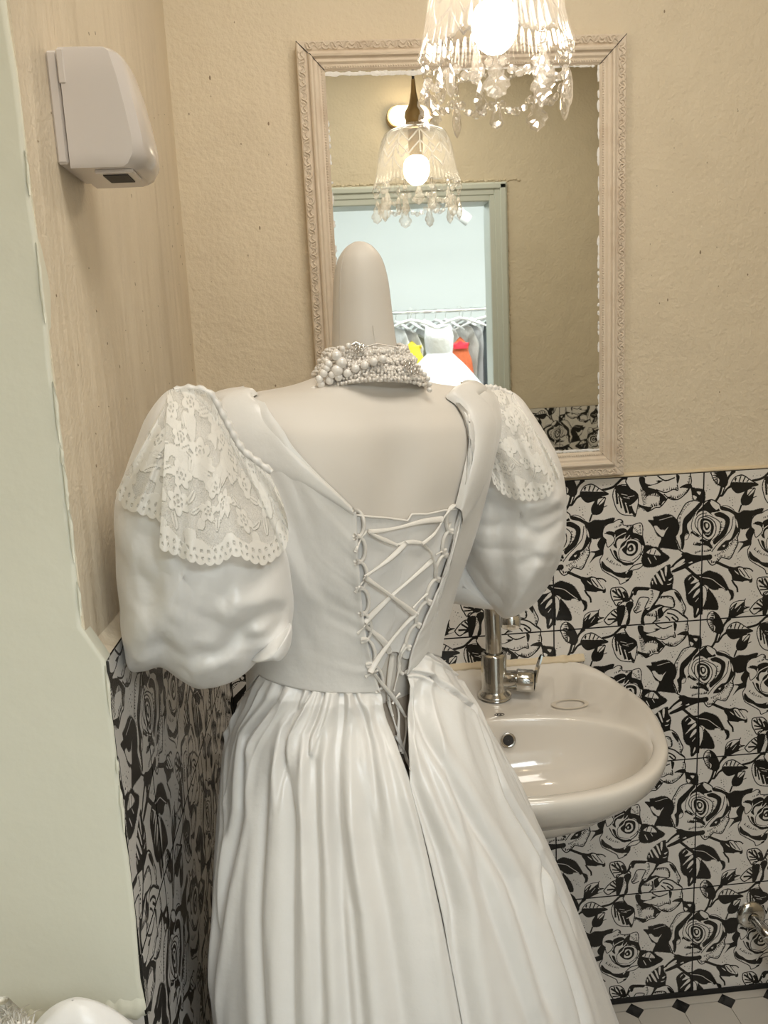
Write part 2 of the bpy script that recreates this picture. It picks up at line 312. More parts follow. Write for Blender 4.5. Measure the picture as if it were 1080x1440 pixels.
# ---------------------------------------------------------------- rose-printed tiles
ART = """W5 53,816 82,802 112,778 123,748 171,733 208,711 231,684 247,630 252,592 238,549 243,511 223,467 191,409 136,422 104,390 71,374 45,399 26,431 -18,434 -62,446 -132,476 -164,500 -148,491 -171,551 -185,584 -167,614 -162,656 -173,699 -148,750 -117,800 -70,816 -32,811 5,798 10,804
F 77,722 120,729 172,696 184,665 174,614 154,570 111,533 82,513 74,539 117,581 145,623 151,668 121,692 88,702
F 212,700 222,647 215,603 191,545 155,533 112,491 106,469 157,476 177,516 206,536 234,571 249,600 243,645 227,684
F 102,470 126,505 170,532 181,505 157,476 127,471
W0 138,501 156,507 149,492
W0 220,684 233,661 240,616 229,632
F 976,802 942,770 905,736 874,706 862,665 860,607 845,587 856,549 860,496 870,497 878,526 882,590 908,604 897,631 896,663 922,693 948,733 992,788
F 17,796 46,813 61,786 98,761 113,737 88,732 55,727 70,704 41,728 11,745 -25,737 -46,713 -39,742 -11,769
W0 46,802 75,788 105,760 87,747 58,775
F 935,618 964,586 994,561 1031,543 1061,514 1069,472 1057,496 1017,514 980,513 937,521 963,531 941,565 919,598 929,613 962,585 994,572
W0 924,598 962,574 995,561 980,547 1009,530 980,525 990,529 952,543
F 66,585 81,576 53,526 72,495 58,488 31,528
S4 975,607 948,654 955,698 983,722 1026,729
S4 65,465 104,515 154,563 193,612 205,693
S4 12,716 52,705 107,671 123,633 110,581 67,540
S3 948,733 928,682 924,635 946,596 994,572
S3 866,580 908,599 898,562 866,559
W4 976,696 1023,704 1071,674 1090,635 1084,584 1052,549 1016,559 975,607 966,653
F 987,688 1027,692 1064,667 1076,629 1066,585 1037,565 1008,590 985,636
W0 999,672 1027,677 1053,653 1054,616 1029,599 1003,627
F 6,664 28,668 46,650 43,624 25,614 10,634
W0 19,656 34,656 37,636 25,629
T4 54,608 44,587 19,589
H16 973,784 932,740 890,690 873,633 851,549 857,496
G12 930,813 884,769 853,718 849,655 834,604 823,583 835,529
H12 952,459 989,471 1032,468 1062,473
H22 937,521 980,510 1024,510 1058,488
H14 122,670 109,596 82,546
G14 172,696 156,637 132,580
H14 206,536 178,501 128,460 84,441
G12 239,534 230,474 191,417 136,429 100,394 64,386
H12 71,404 33,430 48,421
G14 251,630 249,570 221,528
W4 86,54 119,30 142,-8 161,-61 152,-97 127,-106 101,-89 71,-61 52,-23 46,13 61,45
F 86,54 98,9 81,-26 104,-56 101,-89 127,-106 152,-100 161,-61 142,-8 119,30
G22 94,39 91,3 88,-26 96,-56 94,-85
G8 61,45 48,13 55,-24 75,-65 101,-91
S12 121,895 106,841 82,802
S11 210,994 175,969 158,940
S9 191,908 152,874 128,839 110,837
S6 145,897 134,868 123,840
W4 185,921 211,956 258,966 300,940 331,918 367,895 326,884 289,863 232,849 201,869 183,901
F 185,921 227,921 279,916 331,912 367,895 326,884 289,858 232,849 203,869 183,896
S5 211,925 217,950 206,936
S6 237,921 248,959
S6 263,919 279,954
S5 289,918 305,937
S4 185,921 211,956 258,964 300,940 331,918
S9 188,895 159,882 138,852 118,838
F 300,873 273,849 253,809 258,772 279,763 310,766 331,788 339,824 351,872 326,879
W0 300,863 326,871 333,872 313,852 295,832
W0 345,868 331,843 305,826 314,841 331,861
S8 259,769 242,721
S4 331,809 360,820
D 177,819,2.7 179,802,3.5 196,806,2.4 196,786,2.4 199,768,3.2 172,832,1.1 194,820,1.3 208,823,1.6 214,811,1.3 215,790,1.6 155,801,1.6 331,955,3 356,956,2.1 339,970,1.6 381,957,1.3
J 211,728 242,716 279,729 331,726 402,737 399,711 357,698 336,678 331,626 300,607 258,610 242,648 221,686
S14 117,758 143,753 185,735 221,707
S3 117,765 148,771 185,756 211,733
F 326,616 300,586 294,560 310,532 342,520 355,561 347,604
F 331,544 294,526 257,523 242,519 278,508 263,480 241,442 281,479 326,494 342,522
W4 334,668 362,697 399,706 436,724 462,712 467,685 510,680 531,681 581,691 597,656 597,598 611,539 591,484 601,468 591,436 602,425 599,404 570,384 533,376 528,350 512,324 486,310 507,313 451,288 438,313 416,333 363,366 326,396 313,439 313,466 331,497 334,534 342,562 352,593 331,616
F 410,647 457,665 489,653 489,631 468,596 436,593 421,567 426,530 400,558 415,610
T6 405,563 418,599 457,623 484,632
F 484,632 515,667 536,676 531,634 558,622 597,598 611,539 590,545 563,584 526,592 494,605
F 484,616 516,587 495,573 490,520 468,511 469,503 458,525 447,536 452,555 479,585
T6 426,530 452,565 489,589 510,614
S4 342,636 384,628 410,594 389,559 363,545 352,582
F 352,646 384,649 410,637 405,611 384,623 363,629
W3 494,584 526,589 563,576 590,540 585,495 554,460 517,441 485,444 448,457 437,489 442,526 474,553
F 495,573 532,576 563,558 564,507 538,477 511,474 485,486 458,520 484,547
W0 500,552 521,558 545,543 548,508 527,489 500,490 490,502 495,523
F 511,545 526,550 537,520 527,505 506,506 495,523
W0 511,530 520,526 517,515 508,516
F 421,512 437,463 480,433 533,430 533,416 480,412 448,435 416,475 400,518
T5 439,505 453,467 490,446 527,443
F 326,454 352,421 384,397 411,374 453,366 491,374 533,381 528,376 531,355 512,329 486,328 470,327 427,341 384,370 342,389 321,418
T9 485,358 501,378 528,398
H14 352,463 395,428 453,408
G14 331,443 352,410 384,381
S5 379,531 410,470 464,429 533,416
S5 485,412 538,429 575,459 585,485
S5 501,373 538,408 591,420
G12 581,678 589,625 606,555
H12 489,668 531,660 568,616
G12 462,712 452,681 410,668
J 599,478 612,520 643,523 697,520 734,485 778,448 751,420 688,395 645,390 608,398 591,436
J 611,539 659,530 691,507 644,505 612,512
W0 623,488 654,512 686,510 719,465 660,474
G14 625,487 655,477 713,468
S4 654,512 644,481
S4 686,505 676,473
T5 634,455 655,413
T4 676,463 691,437
J 633,704 668,704 667,725 704,728 736,736 773,734 810,711 838,667 833,619 813,584 830,530 836,497 782,506 739,514 702,522 722,579 695,602 668,657
W0 673,664 695,663 716,643 748,636 769,655 748,620 733,589 706,607 684,634
H14 695,660 716,638 748,630
T3 705,702 736,707 779,718 794,717
F 858,466 890,475 938,455 1008,445 1062,447 1063,415 998,408 940,391 892,367 806,341 801,358 859,386 886,405 806,379 784,375 826,420 863,450
W0 811,384 837,409 874,430 883,419 859,394 827,380
W0 907,399 939,412 934,399
S14 892,373 930,338 969,303 996,284
S9 957,314 995,312 1028,320
F 938,446 1004,444 1033,430 983,412 939,397
J 784,396 787,353 807,309 802,255 792,212 701,213 657,254 657,292 683,333 720,368 752,388
W0 687,338 702,343 738,270 721,274
W0 717,363 732,357 752,291 740,300
W0 749,383 764,382 759,320 750,339
W0 661,292 670,291 668,269
W0 668,321 679,320 697,273 686,279
W0 775,295 800,306 786,288
W0 765,263 794,269 778,259
W5 539,252 577,257 647,247 701,229 744,216 808,227 852,191 875,141 897,90 885,47 910,17 910,-16 917,-56 902,-107 871,-142 824,-170 771,-151 750,-171 714,-210 682,-213 630,-236 603,-213 561,-190 550,-137 513,-83 481,-30 493,4 439,3 434,53 439,107 471,126 503,146 535,165 519,194
F 722,228 701,175 670,134 643,97 616,105 595,63 590,8 617,-8 611,39 627,66 665,90 713,120 745,117 724,108 703,88 714,32 746,57 735,96 751,114 718,130 686,127 702,153 728,195 744,216
S5 648,113 616,110 637,158 642,179 594,188 572,173 557,131 541,105 557,82 595,96
F 539,252 577,257 641,247 636,231 572,236 556,207 540,208
S6 701,175 744,183 798,176 818,134 810,102 756,111 724,119 665,96
F 814,210 841,198 864,158 859,136 836,165
S7 741,63 778,93 833,78 877,42 910,17
S7 768,66 811,52 844,22 834,6 801,36
S6 757,45 779,27 790,10
S7 692,88 698,33 671,2
F 487,147 519,166 540,143 519,85 514,14 488,10 503,75
F 570,991 606,988 612,952 654,939 691,952 680,963 727,961 691,942 654,934 628,925 676,907 718,878 734,862 713,853 681,881 629,873 607,895 576,944
S6 690,994 743,960 806,976
S5 681,906 744,882 797,899 828,892 822,929
F 708,853 734,862 755,834 729,820 714,790
F 577,809 630,795 656,788 630,761 598,787
S5 734,872 777,838 824,830 871,858 897,893
F 816,996 837,985 833,949 822,934 816,971
F 839,907 870,926 912,929 923,902 902,898 870,905
H14 550,240 593,234 641,234
G12 830,204 858,158 887,85 882,52
H14 572,157 562,120 546,99
G12 668,232 674,188 653,135
H20 622,61 649,53 687,45 693,11
H14 718,168 766,170 804,151 810,113
G14 524,161 514,112 512,47
G16 596,974 602,932 613,890 634,868
G14 828,897 776,898 713,889
G12 911,986 906,945 902,914
G14 902,893 861,859 819,838 776,849
H26 576,913 587,860 598,808
H26 618,869 660,866 703,853
G22 714,800 682,795 640,784
G22 561,820 587,808 619,786
H16 449,128 481,126 524,155
H16 455,7 471,50 492,92 530,122
J 918,902 955,895 992,887 1009,866 1010,813 989,799 957,822 930,824 924,855
W0 929,852 956,838 941,823
W0 955,874 982,870 972,852
S8 902,919 923,892
S12 325,923 398,939 455,987 492,990
W4 406,928 396,883 404,841 425,787 462,754 530,742 546,738 561,800 566,851 550,894 513,917 482,934 487,949 435,947
F 409,939 466,945 497,938 513,917 560,888 561,852 514,813 482,820 488,825 467,842 435,885
S10 417,917 427,824
S7 435,880 454,796
S12 461,853 488,763
S12 493,825 514,756
S13 514,808 527,770 546,743
T3 451,890 492,879
T3 466,868 508,855
T3 493,866 540,874
W5 385,257 411,266 454,266 486,239 502,189 470,170 428,140 406,169 387,209
S10 433,259 454,225 465,187
S10 395,249 427,222 470,181
S7 401,208 454,193
S7 406,180 454,182 481,191
S16 470,235 492,190 465,170
S7 417,261 427,227
S12 534,220 508,178 481,169
S6 428,140 438,161 471,165
W5 423,119 380,95 348,59 342,43 369,14 401,28 439,52
S9 385,92 439,52
S9 364,52 423,51
S8 401,28 434,58
S8 407,109 439,74
F 428,135 481,137 476,71 455,7 434,14 428,75
W0 198,54 214,96 257,115 300,117 300,63 257,11
F 192,11 198,54 219,80 251,104 235,62 257,77 300,106 300,68 342,65 305,51 300,35 342,43 278,21 246,6 182,-16 171,-26 182,-5
S4 198,54 214,96 257,115 300,117 308,128
S5 300,117 305,73 342,65
T3 209,53 225,74
T3 251,39 278,75
S14 94,396 141,371 188,347
F 188,357 225,349 257,355 289,342 321,310 350,265 347,236 321,238 257,250 215,261 204,297 183,331
W0 252,342 278,340 321,310 345,268 326,262 278,287 257,320
S5 257,336 300,280
S4 284,337 331,267
W0 225,328 247,310 257,296 236,311
W0 289,248 326,248 326,235 305,236
S6 289,339 331,331 353,311
S9 209,265 225,236 246,208 251,175
J 4,311 41,336 83,327 130,302 156,268 177,229 188,201 161,192 135,211 98,202 61,216 35,239 3,247
T4 3,295 67,280 114,244 161,206
W0 119,209 145,210 169,192 135,199
J 183,202 214,189 225,166 220,134 198,125 206,151 193,179
J 45,212 66,194 87,165 113,115 118,65 65,69 17,78 39,136
W3 3,236 34,218 39,158 23,100 7,79 -3,150
G12 5,225 7,160 9,95
J 925,322 893,297 883,271 895,205 901,155 919,116 946,92 956,19 996,49 1000,121 997,230 980,286 952,315
W0 933,313 969,286 980,269 926,257 953,287
W0 980,264 986,242 944,212 912,187 948,234
W0 987,220 987,193 945,157 960,195
T4 962,129 983,155
W0 979,84 987,72 969,40
W0 910,280 920,301 931,303
H10 899,280 910,247 917,203
S16 996,295 1005,120 1002,38
D 797,786,3 817,792,2.4 828,770,2.4 806,769,2.4 811,753,3.5 769,802,1.3 779,783,1.3 788,763,1.3 815,813,1.6 844,791,1.6 762,766,1.1 778,752,1.3 652,588,3 641,573,2.7 667,574,2.7 628,559,3.8 652,553,2.1 614,590,1.6 620,609,1.3 661,599,1.6 642,603,1.3 684,586,1.6 678,548,1.1 653,622,1.1 29,913,2.4 40,882,2.4 24,894,1.9 18,876,3
D 247,406,3.2 261,415,2.1 259,392,2.4 243,380,2.4 228,371,3.5 236,426,1.6 270,424,1.3 281,388,1.6 256,367,1.6 348,177,2.4 365,171,3.2 355,156,2.4 372,147,2.4 388,139,3.2 337,189,1.3 372,192,1.3 333,149,1.3 361,132,1.3 340,117,1.3 124,153,3.5 139,144,2.1 156,133,2.1 145,120,3.2 160,112,2.4 149,158,1.3 168,148,1.3 176,140,1.3 170,100,1.6
D 558,361,3.5 569,346,2.4 582,330,2.1 567,323,3.2 578,310,2.4 584,355,1.3 611,357,1.6 597,338,1.3 604,327,1.3 550,306,1.3 582,294,1.3 944,369,3.5 963,365,2.4 982,363,2.4 977,346,3.5 995,344,2.1 968,383,1.6 991,381,1.6"""
def smooth(pts, closed, n=6): return cat_rom(pts, n, closed) if (closed or len(pts) > 2) else np.array(pts, float)
def tile_print(text, N=512):
    img = np.zeros((N, N), bool); rnd = random.Random(4)
    def fill(poly, val):
        poly = np.array(poly)*(N/1000.)
        x0, y0 = np.floor(poly.min(0)).astype(int)-1; x1, y1 = np.ceil(poly.max(0)).astype(int)+1
        X = np.arange(x0, x1)+.5; Y = np.arange(y0, y1)+.5; m = np.zeros((len(Y), len(X)), bool)
        for k in range(len(poly)):
            (ax, ay), (bx, by) = poly[k], poly[(k+1) % len(poly)]
            if ay == by: continue
            sel = (Y >= min(ay, by)) & (Y < max(ay, by))
            if sel.any(): m[sel] ^= X[None, :] > (ax+(Y[sel]-ay)*(bx-ax)/(by-ay))[:, None]
        jj, ii = np.nonzero(m); img[(jj+y0) % N, (ii+x0) % N] = val
    def stroke(pts, w, val):
        P = smooth(pts, False); d = np.gradient(P, axis=0); n = np.stack([-d[:, 1], d[:, 0]], 1); n /= np.linalg.norm(n, axis=1)[:, None]+1e-9
        for i in range(len(P)-1):
            a, b = P[i], P[i+1]; fill([a+n[i]*w/2, b+n[i+1]*w/2, b-n[i+1]*w/2, a-n[i]*w/2], val)
    for ln in text.split('\n'):
        tk = ln.split()
        if not tk: continue
        k = tk[0][0]; w = float(tk[0][1:] or 0); pts = [tuple(float(c) for c in q.split(',')) for q in tk[1:]]
        if k == 'D':
            for x, y, r in pts: fill([(x+r*1.2*math.cos(a*.785), y+r*1.2*math.sin(a*.785)) for a in range(8)], True)
        elif k == 'F': fill(smooth(pts, True), True)
        elif k == 'W':
            q = smooth(pts, True); fill(q, False)
            if w: stroke([tuple(a) for a in q[::3]]+[tuple(q[0])], w*1.35+1.2, True)
        elif k == 'J':
            q = smooth(pts, True); c = q.mean(0); z = []
            for i, a in enumerate(q):
                e_ = q[(i+1) % len(q)]; m = max(1, int(np.hypot(*(e_-a))/9))
                for j in range(m):
                    s = a+(e_-a)*j/m; z.append(s); e = s+(e_-a)*.75/m; dd = e-c; z.append(e+dd/np.hypot(*dd)*rnd.uniform(3, 9))
            fill(z, True)
        elif k == 'S': stroke(pts, w*1.3+1.0, True)
        elif k == 'T': stroke(pts, w, False)
        elif k in 'HG':
            P = smooth(pts, False); sg = 1 if k == 'H' else -1
            for i in range(len(P)-1):
                a, b = P[i], P[i+1]; L = np.hypot(*(b-a)); m = max(1, int(L/7)); d = (b-a)/max(L, 1e-6); n = np.array([-d[1], d[0]])*sg
                for j in range(m):
                    s = a+(b-a)*(j+rnd.random()*.6)/m; l = w*rnd.uniform(.7, 1.6)
                    fill([s-d*3, s+d*3, s+n*l+d*rnd.uniform(-2, 3)+d*.6, s+n*l-d*.6], True)
    return img
PRINT = tile_print(ART)
_tc = {}
def tile_mesh(u0, u1, v0, v1):           # part of the 30 cm tile between fractions u, v; face at y = -.007, joint recessed around it
    key = (round(u0, 3), round(u1, 3), round(v0, 3), round(v1, 3))
    if key in _tc: return _tc[key]
    N = 512; S = .3; g = .0014; i0, i1 = int(round(u0*N)), int(round(u1*N)); j0, j1 = int(round(v0*N)), int(round(v1*N))
    V = []; F = []; Mi = []; y = -.007
    ci = lambda i: min(max(i/N*S, u0*S+g), u1*S-g); cj = lambda j: min(max(j/N*S, v0*S+g), v1*S-g)
    for j in range(j0, j1):
        row = PRINT[j, i0:i1]; cut = np.r_[0, np.flatnonzero(np.diff(row.astype(np.int8)))+1, len(row)]
        za, zb = cj(j), cj(j+1)
        if zb-za < 1e-6: continue
        for a, c in zip(cut[:-1], cut[1:]):
            xa, xb = ci(i0+a), ci(i0+c)
            if xb-xa < 1e-6: continue
            n = len(V); V += [(xa, y, za), (xb, y, za), (xb, y, zb), (xa, y, zb)]; F.append((n, n+1, n+2, n+3)); Mi.append(int(row[a]))
    x0, x1, z0, z1 = u0*S+g, u1*S-g, v0*S+g, v1*S-g; n = len(V); V += [(x0, y, z0), (x1, y, z0), (x1, y, z1), (x0, y, z1), (x0, 0, z0), (x1, 0, z0), (x1, 0, z1), (x0, 0, z1)]
    F += [(n, n+4, n+5, n+1), (n+1, n+5, n+6, n+2), (n+2, n+6, n+7, n+3), (n+3, n+7, n+4, n)]; Mi += [1]*4
    me = bpy.data.meshes.new('tile'); me.from_pydata(V, [], F); me.materials.append(M['glaze']); me.materials.append(M['ink']); me.polygons.foreach_set('material_index', Mi); me.update()
    _tc[key] = me; return me
def lay_tiles(parent, org, rot, cols, rows):
    # org: world point of tile local (0, 0, 0) for column 0, row 0; rot about z
    R_ = Matrix.Rotation(rot, 4, 'Z')
    for c, (u0, u1) in cols:
        for r, (v0, v1) in rows:
            o = bpy.data.objects.new('tile', tile_mesh(u0, u1, v0, v1)); link(o, parent)
            o.matrix_world = Matrix.Translation(Vector(org)) @ R_ @ Matrix.Translation(Vector((c*.3, 0, r*.3)))
            o.rotation_euler.z = rot; o.location = Vector(org)+R_.to_3x3() @ Vector((c*.3, 0, r*.3))
ROWS = [(0, (0, 1)), (-1, (0, 1)), (-2, (0, 1)), (-3, (.145, 1))]
def grout(parent, a, bq):
    b = MB(); b.box(a, bq); o = b.obj('grout', M['grout'], parent, smooth=False); return o
lay_tiles(wall_back, (0, .007, TT-.3), 0, [(c, (0, 1)) for c in (-3, -2, -1, 0, 1)]+[(-4, (.87, 1)), (2, (0, .86))], ROWS)
grout(wall_back, (XT, .0022, 0), (.86, .0085, TT-.001))
lay_tiles(wall_left, (XT-.007, -.70, TT-.3), math.pi/2, [(0, (0, 1)), (1, (0, 1)), (-1, (.58, 1)), (2, (0, .33))], ROWS)
grout(wall_left, (XL-.001, YE+.003, 0), (XT-.0022, .001, TT-.001))
lay_tiles(wall_end, (-.9415, YE+.009, .803-.3), 0, [(-1, (0, 1)), (-2, (0, 1))], [(0, (0, .985)), (-1, (0, 1))])
grout(wall_end, (-1.56, YE+.0045, .19), (-.942, YE+.012, .803))
lay_tiles(wall_front, (.86, -1.900, TT-.3), math.pi, [(c, (0, 1)) for c in (0, 1)]+[(2, (0, .66))], ROWS)
grout(wall_front, (.060, -1.9005, 0), (.86, -1.8952, TT-.001))
b = MB(); b.box((XT, -.0035, .0), (.86, .002, .0105)); b.obj('baseboard_back', M['grout'], None, smooth=False, kind='structure')
# cream sealing strip on top of the tiles
b = MB(); xs = np.linspace(-.94, .86, 160)
b.grid([[(x, .0085, TT+.006+.0012*math.sin(x*31)), (x, .002, TT+.0045+.001*math.sin(x*43)), (x, -.0004, TT+.001), (x, .003, TT-.0005)] for x in xs])
b.obj('trim_1', M['caulk'], None, kind='structure')
b = MB(); ys = np.linspace(YE+.002, .0, 90)
b.grid([[(XL-.0005, y, TT+.010+.0015*math.sin(y*37)), (XL+.003, y, TT+.004), (XT-.004, y, TT+.001+.0006*math.sin(y*51)), (XT-.0012, y, TT-.0005)] for y in ys])
b.obj('trim_2', M['plaster_side'], None, kind='structure')

# pits and chips in the plaster
rnd = random.Random(12)
def pits(n, f, parent, ax):
    b = MB()
    for k in range(n):
        p, big = f(); r1 = rnd.uniform(.0006, .0016)*big
        b.ball(p, (r1 if ax == 'y' else .0004, .0004 if ax == 'y' else r1, r1*rnd.uniform(.7, 2.2)), 6, 4)
    return b.obj('plaster_pit', mat('pit_shadow_brown', (.30, .23, .15), .9), parent, kind='stuff')
pits(46, lambda: ((rnd.choice([rnd.uniform(-.93, -.76), rnd.uniform(-.14, .12)]), .0082, rnd.uniform(1.2, 2.0)), rnd.choice([1, 1, 1.6])), wall_back, 'y')
pits(70, lambda: ((XL+.0002, rnd.uniform(-.8, -.02), rnd.uniform(1.2, 1.85)), 1), wall_left, 'x')
# ---------------------------------------------------------------- floor of white octagons and black dots
floor = slab('floor', [((-1.85, -2.0, -.06), (1.0, .01, -.004))], M['floor_base'])
p_ = .1025; h_ = .0205; g_ = .0012
b = MB(); a0 = p_/2-g_/2; c0 = h_; oc = [(-a0+c0, -a0), (a0-c0, -a0), (a0, -a0+c0), (a0, a0-c0), (a0-c0, a0), (-a0+c0, a0), (-a0, a0-c0), (-a0, -a0+c0)]
b.add([(x, y, 0) for x, y in oc]+[(x, y, -.005) for x, y in oc], [tuple(range(8))]+[(i, i+8, (i+1) % 8+8, (i+1) % 8) for i in range(8)])
octo = None; dot = None
for i in range(-4, 10):
    for j in range(7):
        x = -.1385+(i+.5)*p_; y = -.0265-(j+.5)*p_
        if x > .82: continue
        if octo is None: octo = b.obj('floor_tile', M['floor_white'], floor, smooth=False); octo.location = (x, y, 0); octo.matrix_parent_inverse = Matrix()
        else:
            o = octo.copy(); link(o, floor); o.location = (x, y, 0); o.matrix_parent_inverse = Matrix()
for i in range(-4, 11):
    for j in range(8):
        x = -.1385+i*p_; y = -.0265-j*p_
        if x > .84: continue
        if dot is None:
            b = MB(); d_ = h_-g_*.6; b.add([(d_, 0, .0002), (0, d_, .0002), (-d_, 0, .0002), (0, -d_, .0002), (d_, 0, -.005), (0, d_, -.005), (-d_, 0, -.005), (0, -d_, -.005)], [(0, 1, 2, 3), (0, 4, 5, 1), (1, 5, 6, 2), (2, 6, 7, 3), (3, 7, 4, 0)])
            dot = b.obj('floor_dot', M['floor_black'], floor, smooth=False); dot.location = (x, y, 0)
        else:
            o = dot.copy(); link(o, floor); o.location = (x, y, 0); o.matrix_parent_inverse = Matrix()
# part tiles between the first row of dots and the wall
for i in range(-4, 10):
    x = -.1385+(i+.5)*p_
    if x > .8: continue
    b = MB(); b.box((-a0, -.0255+.001, -.005), (a0, -.005, 0)); b.f = b.f
    if i == -4: half = b.obj('floor_tile', M['floor_white'], floor, smooth=False); half.location = (x, 0, 0)
    else:
        o = half.copy(); link(o, floor); o.location = (x, 0, 0); o.matrix_parent_inverse = Matrix()

# ---------------------------------------------------------------- mirror in a carved frame
mir = thing('wall_mirror', (-.45, 0, 1.17), 'rectangular wall mirror in a carved cream frame, hanging above the wash basin', 'mirror')
FX0, FX1, FZ0, FZ1 = -.7376, -.1650, 1.1690, 1.9412
WF = .0475
# frame profile: distance inward from the outer edge, height off the wall
PROF = [(0, .008), (0, -.016), (.001, -.0185), (.003, -.0195), (.014, -.0185), (.0165, -.0170), (.0185, -.0170), (.0205, -.0235), (.0235, -.0255), (.0265, -.0245), (.0285, -.0205), (.0300, -.0195), (.0340, -.0195), (.0375, -.0165), (.0395, -.0160), (.0440, -.0160), (.0455, -.0140), (.0475, -.0125), (.0475, .0)]
cor = [(FX0, FZ0, 1, 1), (FX1, FZ0, -1, 1), (FX1, FZ1, -1, -1), (FX0, FZ1, 1, -1)]
def scroll(b, c, ex, ez, s, fl):
    # one leafy scroll: c centre, ex run direction, ez across direction
    def put(pts, r):
        P = [np.array(c)+np.array(ex)*x*s+np.array(ez)*(z*fl)*s+np.array((0, -.0008, 0)) for x, z in cat_rom(pts, 4)]
        b.tube(P, [r*s*(.35+.65*math.sin(math.pi*min(1, (i+1)/len(P)*1.05))) for i in range(len(P))], 5)
    put([(-.9, -.35), (-.5, .38), (.0, .45), (.35, .1), (.15, -.25), (-.12, -.12), (-.02, .1)], .14)
    put([(-.9, -.35), (-.3, .05), (.1, -.42), (.6, -.40), (.95, .1)], .12)
    put([(.35, .1), (.6, .4), (.9, .42)], .11)
    put([(-.55, .1), (-.75, .42), (-1.0, .40)], .10)
    put([(.55, -.35), (.72, .0), (.95, .25)], .09)
for k in range(4):
    a, c = cor[k], cor[(k+1) % 4]
    A = [[(a[0]+a[2]*d, h, a[1]+a[3]*d) for d, h in PROF], [(c[0]+c[2]*d, h, c[1]+c[3]*d) for d, h in PROF]]
    gap = .0006 if k in (1, 2, 3) else .0002
    A = np.array(A); dr = A[1, 0]-A[0, 0]; dr /= np.linalg.norm(dr); A[0] += dr*gap; A[1] -= dr*gap
    b = MB(); b.grid([A[0], A[1]]); b.add(A[0], [tuple(range(len(PROF)))]); b.add(A[1], [tuple(range(len(PROF)))[::-1]])
    rail = b.obj('frame_rail', M['frame'], mir, smooth=False); autosmooth(rail, 25)
    # carved scrolls and bead row stay relief joined to their rail
    b = MB(); L = np.linalg.norm(A[1, 0]-A[0, 0])-.03; n = int(L/.021); ez = np.array([a[2] if abs(dr[2]) > .5 else 0, 0, a[3] if abs(dr[0]) > .5 else 0], float)
    for i in range(n):
        cc = A[0, 0]+dr*(.015+L*(i+.5)/n)+ez*.0085; cc[1] = -.0190; scroll(b, cc, dr, ez, .0115, 1 if i % 2 else -1)
    b.obj('carving', M['frame'], rail, kind='stuff')
    b = MB(); L = np.linalg.norm(A[1, 0]-A[0, 0])-2*.0417; n = int(L/.0043)
    for i in range(n):
        cc = A[0, 0]+dr*(.0417+L*(i+.5)/n)+ez*.0417; b.ball((cc[0], -.0164, cc[2]), (.0017, .0014, .0017), 6, 4)
    b.obj('bead_row', M['frame'], rail, kind='stuff')
b = MB(); b.box((FX0+.044, GLASS_Y, FZ0+.044), (FX1-.044, GLASS_Y+.004, FZ1-.044)); b.obj('mirror_glass', M['silver'], mir, smooth=False)
for cx_, cz_, sx_, sz_ in ((FX0, FZ1, 1, -1), (FX1, FZ1, -1, -1)):
    b = MB(); b.tube([(cx_+sx_*.001, -.0188, cz_+sz_*.001), (cx_+sx_*.020, -.0205, cz_+sz_*.020), (cx_+sx_*.0235, -.0262, cz_+sz_*.0235), (cx_+sx_*.03, -.0202, cz_+sz_*.03), (cx_+sx_*.046, -.0160, cz_+sz_*.046)], .0007, 6); b.obj('mitre_gap', M['frame_dark'], mir)
# peeling putty round the glass
b = MB(); rnd = random.Random(8)
def flakes(x0, z0, x1, z1, n, w, l):
    for i in range(n):
        t = rnd.random(); x = x0+(x1-x0)*t; z = z0+(z1-z0)*t; P = []
        r0 = w*rnd.uniform(.3, 1); r1 = l*rnd.uniform(.3, 1)
        hx = abs(x1-x0) > abs(z1-z0); rx, rz = (r1, r0) if hx else (r0, r1)
        rim = [(x+rx*rnd.uniform(.6, 1.1)*math.cos(a), GLASS_Y-.0002, z+rz*rnd.uniform(.6, 1.1)*math.sin(a)) for a in np.arange(9)*2*math.pi/9]
        b.add(rim+[(x, GLASS_Y-.0016, z)], [(j, (j+1) % 9, 9) for j in range(9)])
gx0, gx1, gz0, gz1 = FX0+WF, FX1-WF, FZ0+WF, FZ1-WF
flakes(gx0+.005, gz1-.004, gx0+.16, gz1-.005, 60, .005, .016); flakes(gx0+.16, gz1-.0015, gx1-.01, gz1-.0015, 50, .003, .010)
flakes(gx1-.001, gz1, gx1-.001, gz0, 50, .0035, .012); flakes(gx0+.001, gz1-.05, gx0+.001, gz0+.2, 26, .003, .008); flakes(gx1, gz0+.003, gx0+.3, gz0+.003, 50, .004, .014)
b.obj('putty', M['flake'], mir, kind='stuff')

# ---------------------------------------------------------------- soap dispenser on the left wall
sd = thing('soap_dispenser', (XL, -.73, 1.64), 'white plastic wall dispenser with a rounded glossy front on the plaster wall', 'dispenser')
# cross-section in the plane of x (out of the wall) and z, lofted along y
def disp(x0, sec, y0, y1, n=5):
    b = MB(); A = []
    for t in np.linspace(0, 1, n):
        y = y0+(y1-y0)*t; A.append([(x0+x, y, z) for x, z in sec])
    b.grid(A, cv=True, cap=True); return b
YA, YB = -.742, -.655
